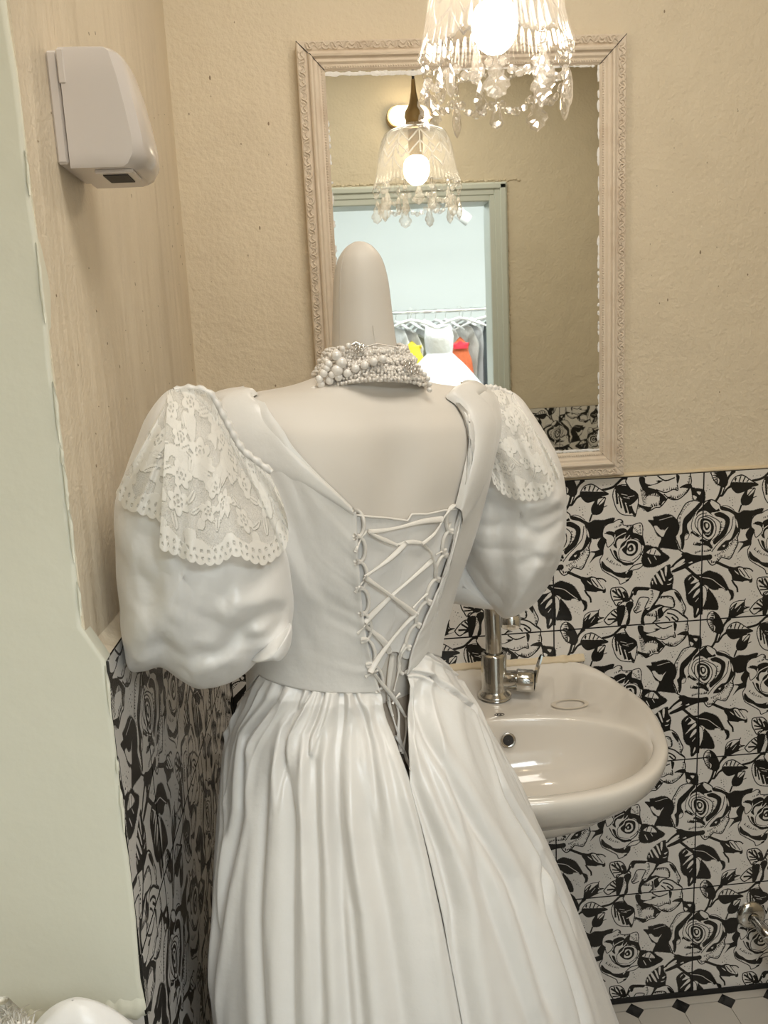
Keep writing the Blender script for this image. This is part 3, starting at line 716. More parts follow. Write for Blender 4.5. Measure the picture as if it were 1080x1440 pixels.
# the dispenser's plan: back plate, shell with bulging front
b = MB(); b.box((XL, -.742, 1.598), (XL+.010, -.652, 1.692), ch=.002); b.obj('back_plate', M['plastic'], sd, smooth=False)
secs = [(1.694, .050, 0, .0), (1.6935, .058, 0, .002), (1.690, .063, 0, .004), (1.670, .069, 0, .004), (1.645, .074, 0, .004), (1.620, .078, 0, .004), (1.606, .078, .0, .004), (1.597, .072, .0, .004), (1.594, .066, 0, .002)]
A = []
for z, d, _, e in secs:
    row = []
    y0, y1 = -.744+(.002-e*.5), -.650-(.002-e*.5)
    out = [(.0115, y0), (d*.55, y0), (d*.86, y0+.001), (d*.965, y0+.008), (d*1.0, y0+.022), (d*1.01, (y0+y1)/2), (d*1.0, y1-.022), (d*.96, y1-.008), (d*.86, y1-.001), (d*.55, y1), (.0115, y1)]
    for x, y in out: row.append((XL+x, y, z))
    A.append(row)
b = MB(); b.grid(A, cv=True, cap=True); shell = b.obj('shell', M['plastic'], sd); autosmooth(shell, 35)
b = MB(); b.box((XL+.030, -.735, 1.5905), (XL+.064, -.690, 1.5945), ch=.001); b.obj('outlet_rim', M['plastic'], sd, smooth=False)
b = MB(); b.box((XL+.036, -.729, 1.5895), (XL+.058, -.697, 1.5912)); b.obj('outlet', M['dark'], sd, smooth=False)
b = MB(); b.box((XL+.010, -.7448, 1.664), (XL+.016, -.7425, 1.692), ch=.0008); b.obj('hinge_tab', M['plastic'], sd, smooth=False)

# ---------------------------------------------------------------- wash basin
bs = thing('wash_basin', (-.445, 0, .60), 'white ceramic wash basin with an oval bowl, fixed to the rose-tiled wall', 'basin')
BX = -.445; half = [(0, -.485), (.095, -.474), (.17, -.435), (.225, -.365), (.252, -.275), (.262, -.185), (.250, -.105), (.222, -.045), (.196, -.012), (.190, -.003)]
hp = resample(cat_rom(half, 8), 34); full = np.vstack([np.c_[hp[:, 0], hp[:, 1]], np.c_[-hp[::-1, 0], hp[::-1, 1]][0:]])
# back edge points
back = np.c_[np.linspace(hp[-1, 0], -hp[-1, 0], 16)[1:-1], np.full(14, -.003)]
outl = np.vstack([hp, back, np.c_[-hp[::-1, 0], hp[::-1, 1]][:-1]]); n_ = len(outl)
cb = np.array([0, -.22])
def ringo(s, z, dy=0, zb=None):          # outline scaled about its centre, clamped behind
    P = (outl-cb)*s+cb; P[:, 1] = np.where(outl[:, 1] > -.05, np.minimum(P[:, 1]+dy, -.003), P[:, 1]+dy); P[:, 1] = np.minimum(P[:, 1], -.003)
    Z = np.full(n_, z) if zb is None else zb; return np.c_[P[:, 0]+BX, P[:, 1], Z]
ang = np.arctan2(outl[:, 0], -(outl[:, 1]-(-.305)))
bowl_w, bowl_f, bowl_bk = .205, .150, .120
def bowl(s, z):
    X = np.sin(ang)*bowl_w*s; Yc = np.cos(ang); Y = -.315-np.where(Yc > 0, Yc*bowl_f, Yc*bowl_bk)*s; return np.c_[X+BX, Y, np.full(n_, z)]
yb = outl[:, 1]; bk = np.clip((yb+.12)/.11, 0, 1); bk = bk*bk*(3-2*bk)
rz = .782+.016*bk
R_ = [ringo(.30, .60, .07), ringo(.42, .605, .06), ringo(.58, .63, .045), ringo(.76, .672, .025), ringo(.90, .715, .01), ringo(.965, .742), ringo(.992, .760), ringo(1.0, 0, zb=rz-.012), ringo(.997, 0, zb=rz-.004), ringo(.985, 0, zb=rz), ringo(.955, 0, zb=rz+.0015), ringo(.925, 0, zb=.782+.004*bk)]
edge = ringo(.90, .779)
b1 = bowl(1.045, .7775)
R_ += [edge*.66+b1*.34, edge*.33+b1*.67, b1, bowl(1.01, .7755), bowl(.985, .770), bowl(.96, .755), bowl(.90, .725), bowl(.80, .695), bowl(.62, .672), bowl(.40, .661), bowl(.2, .656), bowl(.11, .654)]
for k in (12, 13, 14): R_[k][:, 2] = np.minimum(R_[k][:, 2], .779)
b = MB(); b.grid(R_, cv=True, cap=True); o = b.obj('bowl', M['ceramic'], bs); subsurf(o, 1)
b = MB(); b.lathe([(.0005, .001), (.016, .0012), (.021, 0), (.0205, -.004)], (BX, -.315, .6555), 20); b.obj('drain', M['chrome'], bs)
b = MB(); b.lathe([(.0085, -.001), (.0125, .0015), (.0135, .0008), (.013, -.002)], (BX+.003, -.2085, .742), 18, axis=(0, -1, .25)); b.obj('overflow_ring', M['chrome'], bs)
b = MB(); b.lathe([(.0003, .0002), (.009, .0002)], (BX+.003, -.2085, .742), 18, axis=(0, -1, .25)); b.obj('overflow_hole', M['dark'], bs)
b = MB(); th = np.linspace(0, 2*math.pi, 41)[:-1]
b.grid([[(-.318+r*math.cos(t)*1.0, -.165+r*math.sin(t)*.62, .7812) for t in th] for r in (.026, .034)], cv=True); b.obj('limescale_ring', M['stain'], bs)
b = MB(); c_ = np.array([-.452, -.186, .7812])
for rx, ry in ((.0085, .0048),): b.tube([c_+np.array([rx*math.cos(t), ry*math.sin(t), 0]) for t in th], .0006, 5, closed=True)
b.tube([c_+np.array([-.004, -.002, 0]), c_+np.array([-.004, .002, 0]), c_+np.array([-.002, .0022, 0]), c_+np.array([-.0015, .001, 0]), c_+np.array([-.0038, 0, 0])], .0005, 5)
b.tube([c_+np.array([.001, -.002, 0]), c_+np.array([.001, .002, 0])], .0005, 5); b.tube([c_+np.array([.004, -.002, 0]), c_+np.array([.001, 0, 0]), c_+np.array([.004, .002, 0])], .0005, 5)
b.obj('emblem', M['dark'], bs)
b = MB(); A = []
for x in np.linspace(BX-.205, BX+.205, 90):
    w = .006+.003*vnoise(x*60, 2)+.002*vnoise(x*150, 4); A.append([(x, .0, .807+w*.4), (x, -.002, .8065+w*.3), (x, -.004-w*.4, .803), (x, -.006-w*.8, .7985), (x, -.006, .7955)])
b.grid(A); b.obj('sealant', M['caulk'], bs)

# tap
tp = thing('mixer_tap', (-.443, -.105, .782), 'worn chrome mixer tap with a side lever, standing on the basin deck', 'tap')
tx, ty = -.443, -.105
b = MB(); b.lathe([(.0305, .7805), (.0315, .784), (.0300, .788), (.0250, .792), (.0235, .796), (.0235, .862), (.0225, .866), (.0175, .8665)], (tx, ty, 0), 28, cap=True); b.obj('body', M['chrome'], tp)
b = MB(); P = cat_rom([(tx, ty, .864), (tx, ty, .90), (tx-.001, ty, .945), (tx, ty-.004, .965), (tx+.004, ty-.016, .982), (tx+.010, ty-.035, .985), (tx+.016, ty-.052, .974), (tx+.019, ty-.060, .955)], 6)
b.tube(P, .0150, 20); b.obj('spout', M['chrome'], tp)
b = MB(); b.lathe([(.0150, .958), (.0175, .953), (.0175, .936), (.0155, .934), (.0150, .938), (.001, .938)], (tx+.019, ty-.061, 0), 24); b.obj('aerator', M['chrome2'], tp)
b = MB(); b.lathe([(.0165, .012), (.0175, .020), (.0178, .040), (.0205, .0405), (.0215, .043), (.0215, .070), (.0195, .0725), (.001, .073)], (tx, ty, .815), 26, axis=(1, -.25, -.05)); b.obj('valve_arm', M['chrome'], tp)
b = MB(); ax = np.array([1, -.25, -.05]); ax /= np.linalg.norm(ax); c0 = np.array([tx, ty, .815])+ax*.074
b.grid([[c0+ax*(x0+.0015*s)+np.array([0, w*s2, z]) for s, s2 in ((-1, -1), (-1, 1), (1, 1), (1, -1))] for z, w, x0 in ((-.018, .006, 0), (-.010, .0085, 0), (.01, .0085, .001), (.03, .007, .006), (.046, .006, .011), (.052, .003, .013))], cv=True, cap=True); o = b.obj('lever', M['chrome2'], tp); autosmooth(o, 40)
b = MB(); c1 = np.array([tx, ty, .815])+ax*.058+np.array([-.001, -.0205, .0075]); b.tube([c1+np.array([.004*math.cos(t), -.0002, .004*math.sin(t)]) for t in th[::2]], .0005, 5, closed=True); b.tube([c1+np.array([.0012*math.cos(t), -.0002, .0016*math.sin(t)]) for t in th[::3]], .0005, 5, closed=True); b.obj('emblem', M['dark'], tp)

# angle valve with hose at the right edge
av = thing('angle_valve', (.15, 0, .17), 'chrome angle valve with a blue badge on the rose tiles above the floor dots', 'valve')
b = MB(); b.lathe([(.032, 0), (.031, .006), (.024, .011), (.012, .013)], (.128, 0, .185), 26, axis=(0, -1, 0)); b.obj('wall_flange', M['chrome'], av)
b = MB(); b.tube(cat_rom([(.128, -.008, .185), (.130, -.03, .183), (.134, -.05, .178), (.150, -.072, .160)], 5), [.011]*10+[.012]*3+[.014]*3, 16); b.obj('pipe', M['chrome'], av)
b = MB(); b.tube(cat_rom([(.134, -.055, .176), (.146, -.070, .160), (.158, -.082, .140), (.163, -.086, .128)], 5), [.013]*4+[.017]*4+[.020]*5+[.018]*2+[.014], 18); b.obj('valve_body', M['chrome'], av)
b = MB(); b.tube(cat_rom([(.160, -.084, .132), (.168, -.086, .10), (.180, -.08, .05), (.19, -.06, .004)], 6), .0065, 12); b.obj('hose', M['chrome2'], av)
b = MB(); cb_ = np.array([.160, -.1045, .142]); b.lathe([(.0095, 0), (.0095, .0008), (.0005, .0012)], cb_, 20, axis=(-.1, -1, .25)); bd = b.obj('badge', mat('badge_white', (.75, .78, .85), .3), av, label='white oval badge with blue marks')
b = MB(); bl = mat('badge_blue', (.03, .07, .35), .3); c2 = cb_+np.array([0, -.0014, 0])
b.tube([c2+np.array([.0085*math.cos(t), 0, .0085*math.sin(t)]) for t in th[::2]], .0007, 5, closed=True)
b.tube([c2+np.array(q) for q in ((-.005, 0, -.003), (-.002, 0, -.004), (-.002, 0, .004))], .0008, 5); b.tube([c2+np.array([.0022+.0022*math.cos(t), 0, .0035*math.sin(t)]) for t in th[::4]], .0008, 5, closed=True); b.obj('badge_mark', bl, bd)

# ---------------------------------------------------------------- mannequin torso
TH = math.radians(24); BU = np.array([math.cos(TH), math.sin(TH), 0]); BN = np.array([math.sin(TH), -math.cos(TH), 0])
RINGS = np.array([(.74, -.715, -.615, .150, .115), (.80, -.715, -.615, .150, .115), (.92, -.720, -.612, .138, .108), (1.02, -.726, -.606, .112, .090), (1.06, -.724, -.605, .112, .090), (1.13, -.716, -.606, .122, .095),
    (1.20, -.708, -.610, .140, .100), (1.28, -.700, -.612, .160, .101), (1.333, -.694, -.614, .171, .090), (1.358, -.692, -.616, .172, .072), (1.372, -.690, -.617, .160, .058), (1.380, -.688, -.617, .128, .051),
    (1.387, -.686, -.618, .082, .047), (1.399, -.684, -.620, .050, .044), (1.42, -.683, -.620, .037, .037), (1.46, -.683, -.620, .0325, .0325), (1.495, -.683, -.620, .0295, .0295), (1.518, -.683, -.620, .0240, .0240), (1.531, -.683, -.620, .0150, .0150), (1.5365, -.683, -.620, .0060, .0060), (1.5375, -.683, -.620, .0006, .0006)])
NS = 8; RS = cat_rom(RINGS, NS); RS[:, 3:] = np.maximum(RS[:, 3:], .0004)
def torso(phi, s, off=0.0):        # phi 0 = centre back, s = ring index (float)
    phi = np.asarray(phi, float); s = np.clip(np.asarray(s, float)*NS, 0, len(RS)-1.001); i = s.astype(int); t = (s-i)
    R = RS[i]*(1-t[..., None])+RS[i+1]*t[..., None]; D = (RS[np.minimum(i+1, len(RS)-1)]-RS[i])
    z, cx, cy, a, b_ = [R[..., k] for k in range(5)]
    blade = np.exp(-((z-1.30)/.05)**2); b2 = b_+blade*(.006*np.exp(-((np.abs((phi+math.pi) % (2*math.pi)-math.pi)-.55)/.28)**2)-.009*np.exp(-(((phi+math.pi) % (2*math.pi)-math.pi)/.13)**2))
    ex = np.clip((z-1.10)/.12, 0, 1)*np.clip((1.40-z)/.03, 0, 1)*.10
    sp, cp = np.sin(phi), np.cos(phi); sp = np.sign(sp)*np.abs(sp)**(1-ex); cp = np.sign(cp)*np.abs(cp)**(1-ex)
    P = np.stack([cx, cy, z], -1)+(a*sp)[..., None]*BU+(b2*cp)[..., None]*BN
    if np.any(np.asarray(off) != 0):
        nrm = (sp/np.maximum(a, .01))[..., None]*BU+(cp/np.maximum(b_, .01))[..., None]*BN; nrm /= np.linalg.norm(nrm, axis=-1)[..., None]
        tz = D[..., 0]; ta = -(D[..., 3]+D[..., 4])*.5; L = np.hypot(tz, ta)+1e-9
        N3 = nrm*(tz/L)[..., None]+np.array([0, 0, 1.])*(ta/L)[..., None]
        P = P+N3*np.asarray(off)[..., None]
    P[..., 2] += (-.69-P[..., 0])*.038*np.clip((P[..., 2]-1.25)/.08, 0, 1)*np.clip((1.46-P[..., 2])/.05, 0, 1)
    return P
NP_, SMAX = 160, len(RINGS)-1
ph = np.linspace(0, 2*math.pi, NP_+1)[:-1]; ss = np.linspace(0, SMAX-.01, 190)
TG = torso(ph[None, :].repeat(len(ss), 0), ss[:, None].repeat(NP_, 1))
man = thing('mannequin', (-.70, -.615, 0), 'headless cream cloth-covered mannequin bust with a long rounded neck, wearing the white gown', 'mannequin')
b = MB(); b.grid(TG, cv=True); b.obj('torso', M['skin'], man)
b = MB(); b.lathe([(.001, 0), (.017, 0), (.017, .74), (.001, .75)], (-.715, -.615, .02), 14); b.obj('pole', M['chrome'], man)
b = MB(); b.lathe([(.001, .0), (.13, .0), (.13, .012), (.03, .022), (.001, .022)], (-.715, -.615, .001), 24); b.obj('stand_base', M['chrome'], man)
for k, ox in enumerate((1.0, -1.3)):       # cloth seams of the neck cover
    b = MB(); sv = np.linspace(13.5, 19.2, 40); b.tube(torso(np.full(40, ox), sv, np.full(40, .0001)), .0003, 5); b.obj('seam', mat('seam_thread_%s' % 'ab'[k], (.60, .555, .50), .7), man)
_bm = MB(); _bm.grid(TG, cv=True); BV = BVHTree.FromPolygons(_bm.v, _bm.f)
def pick(px, py):
    loc, n, idx, d = BV.ray_cast(Vector(CAM), Vector(ray(px, py)))
    if loc is None:
        # nearest silhouette: slide towards the body axis
        for k in range(1, 60):
            q = px+(505-px)*k*.01; loc, n, idx, d = BV.ray_cast(Vector(CAM), Vector(ray(q, py)))
            if loc is not None: break
    i, j = divmod(idx, NP_); f_ = (j+.5)/NP_*2*math.pi
    s0 = ss[i]+(ss[1]-ss[0])*.5
    # refine
    best = (f_, s0); T = np.array(loc); st = (.03, .06)
    for it in range(14):
        c = [(best[0]+a*st[0], min(max(best[1]+q*st[1], 0), SMAX-.02)) for a in (-1, 0, 1) for q in (-1, 0, 1)]
        P = torso(np.array([x[0] for x in c]), np.array([x[1] for x in c])); k = int(np.argmin(((P-T)**2).sum(1))); best = c[k]
        if k == 4: st = (st[0]*.5, st[1]*.5)
    f_ = (best[0]+math.pi) % (2*math.pi)-math.pi
    return f_, best[1]
def picks(L): return np.array([pick(*q) for q in L])

gown = thing('wedding_gown', (-.70, -.62, 0), 'white satin wedding gown with puff sleeves, laced back and gathered full skirt, on the mannequin', 'dress')
VL = picks([(498, 717), (470, 690), (440, 661), (410, 627), (390, 598), (374, 575), (356, 561)])
VR = picks([(639, 711), (650, 672), (659, 625), (657, 595), (645, 572), (627, 554)])
GL = picks([(530, 968), (520, 945), (511, 905), (507, 860), (503, 810), (500, 760), (498, 717)])
GR = picks([(565, 945), (573, 915), (588, 880), (604, 845), (622, 800), (633, 755), (639, 711)])
WS = picks([(372, 945), (400, 958), (430, 965), (480, 969), (530, 968)]); WR = picks([(565, 945), (580, 930), (592, 915)])
def table(A):
    A = A[np.argsort(A[:, 0])]; return A
_wt = np.vstack([[(-2.2, 3.0)], WS[np.argsort(WS[:, 0])], WR[np.argsort(WR[:, 0])], [(2.2, 3.1)]])
def s_bot(phi):
    p = (phi+math.pi) % (2*math.pi)-math.pi; return np.interp(p, _wt[:, 0], _wt[:, 1])
sL, sR = VL[-1, 1], VR[-1, 1]
VL = VL[VL[:, 1] < 10.9]; VR = VR[VR[:, 1] < 10.9]
_tt = np.vstack([[(-math.pi, 8.6), (-2.6, 8.7), (-2.1, 9.9), (-1.62, 10.9)], VL[np.argsort(VL[:, 0])], VR[np.argsort(VR[:, 0])], [(1.0, 10.8), (1.62, 10.9), (2.1, 9.9), (2.6, 8.7), (math.pi, 8.6)]])
_tt = _tt[np.argsort(_tt[:, 0])]
def s_top(phi):
    p = (phi+math.pi) % (2*math.pi)-math.pi; return np.interp(p, _tt[:, 0], _tt[:, 1])
def edge_phi(G, v): return np.interp(v, np.linspace(0, 1, len(G)), G[:, 0])
nw, nv = 400, 150; w = np.linspace(0, 1, nw); v = np.linspace(0, 1, nv); W_, V_ = np.meshgrid(w, v)
PH = edge_phi(GR, V_)*(1-W_)+(edge_phi(GL, V_)+2*math.pi)*W_
SS = s_bot(PH)*(1-V_)+s_top(PH)*V_
# puckers beside both lacing edges, soft drape over the rest
dR = np.minimum((PH-edge_phi(GR, V_)), 9); dL = (edge_phi(GL, V_)+2*math.pi-PH)
puck = .0013*(vnoise(V_*24+.6*vnoise(V_*9, 2), 11)*np.exp(-dL/.22)+vnoise(V_*22, 12)*np.exp(-dR/.16))*np.clip((1-V_)*8, 0, 1)
soft = .0022*vnoise2(PH*3.1, V_*5, 5)+.0012*vnoise2(PH*8, V_*9, 8)
rim = .0025*np.exp(-(dL/.035)**2)+.0006*np.exp(-(dR/.03)**2)
wst = np.exp(-(V_/.04)**2)*.001
OFF = .0055+puck+soft*np.clip(V_*4, 0, 1)+rim+wst
BP = torso(PH, SS, OFF)
b = MB(); b.grid(BP); bod = b.obj('bodice', M['satin'], gown)
sol = bod.modifiers.new('thickness', 'SOLIDIFY'); sol.thickness = .0022; sol.offset = -1
# waist seam
b = MB(); P0 = torso(PH[3], SS[3], OFF[3]+.0006)[::2]; b.tube(P0, .0007, 5); b.obj('waist_seam', M['ribbon'], gown)

def strip(inner, outer, h0, h1, n=90, m=14, nz=0, ti=(), to=()):     # folded collar band between two pixel curves laid on the torso
    A = np.vstack([picks(inner), *[[q] for q in ti]]); B = np.vstack([picks(outer), *[[q] for q in to]]); A = resample(cat_rom(A, 6), n); B = resample(cat_rom(B, 6), n); G = []
    for k, t in enumerate(np.linspace(0, 1, m)):
        f_ = A*(1-t)+B*t; prof = h0+h1*math.sin(math.pi*min(1, t*1.25+.0))**.7 if t < .8 else h0+h1*math.sin(math.pi*.5*(1-t)/.2*1.0)*.0+h1*max(0, (1-t)/.2)**.5*.70
        prof = .0015+(h0-.0015)*min(1, t*9)**.5+h1*(1-(2*t-1)**4)
        G.append(torso(f_[:, 0], f_[:, 1], np.full(n, prof)+.0012*vnoise(np.linspace(0, 7, n)+t*2, nz)))
    return G
b = MB(); b.grid(strip([(498, 716), (470, 688), (440, 659), (410, 625), (390, 596), (374, 575), (357, 561)], [(494, 722), (450, 694), (400, 668), (360, 646), (334, 627), (316, 600), (308, 584)], .0070, .0022, nz=3, ti=((-1.25, 10.85), (-1.62, 10.9), (-2.0, 10.1)), to=((-1.35, 9.7), (-1.62, 9.5), (-2.0, 9.0)))); b.obj('collar', M['satin'], gown)
b = MB(); b.grid(strip([(637, 712), (647, 672), (656, 625), (653, 594), (641, 573), (626, 558)], [(640, 735), (668, 690), (684, 640), (690, 605), (685, 578), (668, 562)], .0075, .0032, nz=5, ti=((.8, 10.75), (1.15, 10.85), (1.62, 10.9), (2.0, 10.1)), to=((1.35, 10.0), (1.62, 9.6), (2.0, 9.0)))); b.obj('collar', M['satin'], gown)

# modesty panel behind the lacing
pt = picks([(494, 722), (518, 725), (543, 727), (557, 729), (570, 731), (576, 722), (597, 722), (622, 717), (645, 714)])
pb = picks([(512, 955), (518, 955), (528, 950), (538, 935), (546, 915), (556, 915), (566, 925), (572, 925), (585, 925)])
A = resample(pt, 90); B = resample(pb, 90); G = []
for t in np.linspace(0, 1, 60):
    f_ = A*(1-t)+B*t; x = np.linspace(0, 1, 90)
    G.append(torso(f_[:, 0], f_[:, 1], .0022+.0012*vnoise2(x*5, np.full(90, t*7), 4)+.0016*np.exp(-(t/.025)**2)+.0012*np.maximum(0, vnoise(x*3+t*4, 9))))
b = MB(); b.grid(G); mp_ = b.obj('modesty_panel', M['satin_cool'], gown)
b = MB(); b.tube(np.array(G[0])[::2], .0013, 6); b.obj('piping', M['ribbon'], mp_)

# ---------------------------------------------------------------- skirt
CX, CY = -.72, -.62
ZP = [0, .30, .534, .60, .687, .787, .812, .927, .932, 1.0, 1.02, 1.05, 1.08]
PR = np.interp
def quad(z):
    xr = PR(z, [0, .534, .687, .812, .932, 1.0, 1.035], [-.24, -.392, -.440, -.485, -.536, -.578, -.612]); xl = PR(z, [0, .60, .787, .927, .98, 1.01, 1.035], [-.918, -.905, -.900, -.885, -.868, -.852, -.836])
    yn = PR(z, [0, .5, .7, .9, .97, 1.01, 1.035], [-.92, -.87, -.84, -.795, -.765, -.725, -.703]); yf = PR(z, [0, .5, .85, 1.0, 1.035], [-.44, -.475, -.497, -.508, -.520])
    return xr, xl, yn, yf
_qz = np.linspace(-.3, 1.2, 1501); _q = np.array(quad(_qz)); _qs = _q.copy()
for _i, _zz in enumerate(_qz):
    _sg = min(max((1.045-_zz)*.7, .004), .085); _lo, _hi = max(_i-250, 0), min(_i+251, 1501); _w = np.exp(-.5*((_qz[_lo:_hi]-_zz)/_sg)**2); _qs[:, _i] = (_q[:, _lo:_hi]*_w).sum(1)/_w.sum()
def skirt(psi, z, off=0.0):
    xr, xl, yn, yf = [np.interp(z, _qz, _qs[k]) for k in range(4)]; c, s_ = np.cos(psi), np.sin(psi); e = .92
    c2 = np.sign(c)*np.abs(c)**e; s2 = np.sign(s_)*np.abs(s_)**e
    rx = np.where(c > 0, xr-CX, CX-xl)+off; ry = np.where(s_ > 0, yf-CY, CY-yn)+off*np.where(s_ > 0, .35, 1)
    return np.stack([CX+rx*c2, CY+ry*s2, z], -1)
# waist ring of the skirt = lower edge of the bodice
psg = np.linspace(-math.pi, math.pi, 361)
_z = np.linspace(0.0, 1.12, 160); SG = skirt(psg[None, :-1].repeat(160, 0), _z[:, None].repeat(360, 1))
_bm = MB(); _bm.grid(SG, cv=True); BS = BVHTree.FromPolygons(_bm.v, _bm.f)
def spick(px, py):
    loc, n, idx, d = BS.ray_cast(Vector(CAM), Vector(ray(px, py)))
    k = 0
    while loc is None and k < 80:
        k += 1; px += (540-px)*.01; loc, n, idx, d = BS.ray_cast(Vector(CAM), Vector(ray(px, py)))
    if loc is None: return None
    x, y, z = loc; i, j = divmod(idx, 360)
    return psg[j]+.5*(psg[1]-psg[0]), z
def sline(L): return np.array([q for q in (spick(*p) for p in L) if q is not None])
SLL = sline([(532, 978), (541, 1000), (553, 1030), (563, 1060), (572, 1090), (577, 1104)]); SLR = sline([(566, 955), (567, 985), (571, 1020), (574, 1055), (577, 1085), (579, 1104)])
SLL = SLL[np.argsort(SLL[:, 1])]; SLR = SLR[np.argsort(SLR[:, 1])]
ztip = min(SLL[0, 1], SLR[0, 1])
NPS, NZ = 900, 230
tz = np.linspace(0, 1, NZ)**1.6      # dense near the waist
uu = np.linspace(0, 1, NPS)
wp = edge_phi(GR, 0.0)*(1-uu)+(edge_phi(GL, 0.0)+2*math.pi)*uu      # angles on the body
WAISTP = torso(wp, s_bot(wp), np.full(NPS, .0068))
z0 = WAISTP[:, 2]
Z = z0[None, :]*(1-tz[:, None])+.012*tz[:, None]
pr = np.interp(Z, SLR[:, 1], SLR[:, 0]); pl = np.interp(Z, SLL[:, 1], SLL[:, 0])
mid = (pr+pl)/2; below = Z < ztip; tipm = (SLL[0, 0]+SLR[0, 0])/2
pr = np.where(below, tipm+.002, pr); pl = np.where(below, tipm-.002, pl)
# skirt angle of every waist point, then blended to the slit edges
wpsi = np.unwrap(np.arctan2(WAISTP[:, 1]-CY, WAISTP[:, 0]-CX)); wpsi += (round((SLR[-1, 0]-wpsi[0])/(2*math.pi))*2*math.pi)
un = (wpsi-wpsi[0])/(wpsi[-1]-wpsi[0])
PSI = pr+(pl+2*math.pi-pr)*un[None, :]
D = z0[None, :]-Z
ke = np.clip(np.minimum(un, 1-un)/.11, 0, 1)[None, :]; kp = np.clip(D/(.014+.071*ke*ke*(3-2*ke)), 0, 1); kp = kp*kp*(3-2*kp); PSI = wpsi[None, :]*(1-kp)+PSI*kp
# D: distance below the waist seam
g1 = np.clip(D/.02, 0, 1)*np.exp(-D/.075); g2 = np.clip(D/.03, 0, 1)*np.exp(-D/.30); g3 = 1-np.exp(-D/.14)
arc = un*1.0
def ridge(x, seed):                    # rounded pleats with narrow valleys between
    n = vnoise(x, seed); return 1-2*np.abs(n)**.8
wob = .012*vnoise(D*7+un[None, :]*9, 3)
fold = .0050*g1*ridge((arc+wob*.2)*64, 1)+.0042*g2*ridge((arc+wob*.6)*34, 2)+.0052*g3*vnoise((arc+wob)*19, 7)+.0100*g3*vnoise((arc+wob)*10, 17)+.0016*vnoise2(arc*70+D*3, D*9, 6)*g3
CREASE = [([(472, 972), (472, 1064), (470, 1151), (478, 1245), (492, 1440)], .013, .012), ([(481, 1155), (487, 1208), (496, 1281), (514, 1440)], .009, .010), ([(409, 1000), (414, 1145), (411, 1280), (414, 1440)], .006, .011),
    ([(375, 1150), (368, 1280), (375, 1440)], .007, .012), ([(386, 974), (362, 1028), (348, 1137), (330, 1245), (315, 1440)], .009, .010), ([(337, 1010), (326, 1172), (317, 1389)], .008, .009), ([(445, 1057), (449, 1209), (455, 1400)], .006, .011),
    ([(521, 1151), (543, 1281), (564, 1440)], .007, .014), ([(583, 925), (646, 994), (702, 1110), (747, 1192), (792, 1275)], .010, .010), ([(598, 1039), (665, 1162), (710, 1237), (725, 1275), (760, 1400)], .009, .014),
    ([(582, 1110), (616, 1200), (635, 1275), (641, 1331), (654, 1440)], .012, .011), ([(650, 1162), (684, 1275), (740, 1440)], .007, .014), ([(747, 1192), (762, 1275), (800, 1388), (815, 1440)], .007, .009),
    ([(560, 990), (600, 1080), (625, 1150)], .005, .012), ([(500, 975), (520, 1040), (532, 1120)], .006, .008), ([(440, 968), (436, 1020), (440, 1060)], .006, .006), ([(420, 968), (408, 1010), (404, 1060)], .006, .006), ([(612, 915), (650, 960), (690, 1010), (740, 1110)], .007, .008)]
for L, dep, sg in CREASE:
    q = sline(L)
    if len(q) < 2: continue
    q = q[np.argsort(q[:, 1])]; zc = q[:, 1]; ps = np.interp(Z, zc, q[:, 0]); dd = (PSI-ps+math.pi) % (2*math.pi)-math.pi
    rad = .20; env = np.clip((Z-zc[0])/.05+1, 0, 1)*np.clip((zc[-1]-Z)/.05+1, 0, 1)
    x = dd*rad; fold = fold+env*(-dep*np.exp(-(x/(sg*.55))**2)+dep*.45*np.exp(-((np.abs(x)-sg*1.5)/(sg*.8))**2))
sl = np.exp(-((np.minimum(PSI-pr, pl+2*math.pi-PSI))/.03)**2); fold = fold*(1-.75*sl)*(1-.4*np.exp(-D/.06)*np.clip(1-un[None, :]/.2, 0, 1))+.001*sl
fold = np.maximum(fold, -.004-.06*np.clip(D-.01, 0, 1))
kb = np.clip(D/.06, 0, 1); kb = kb*kb*(3-2*kb)
SP = skirt(PSI, Z-np.maximum(z0-1.02, 0)[None, :]*np.exp(-D/.06)*ke, fold)
kk = kb[..., None]; puff = WAISTP[None, :, :2]+(np.stack([np.cos(PSI), np.sin(PSI)], -1))*(.005*np.clip(D/.012, 0, 1)[..., None]+.22*D[..., None]+fold[..., None]*.9)
XY = puff*(1-kk)+SP[..., :2]*kk
SP = np.concatenate([XY, Z[..., None]], -1)
SP[0] = WAISTP
SP[..., 0] = np.maximum(SP[..., 0], XT+.006)
b = MB(); b.grid(SP); sk = b.obj('skirt', M['satin'], gown)
sol = sk.modifiers.new('thickness', 'SOLIDIFY'); sol.thickness = .0016; sol.offset = -1
b = MB(); q = torso(np.linspace(-.6, 1.2, 60)[None, :].repeat(30, 0), np.linspace(1.0, 3.4, 30)[:, None].repeat(60, 1), np.full((30, 60), .0012)); b.grid(q); b.obj('underskirt', M['lining'], gown)

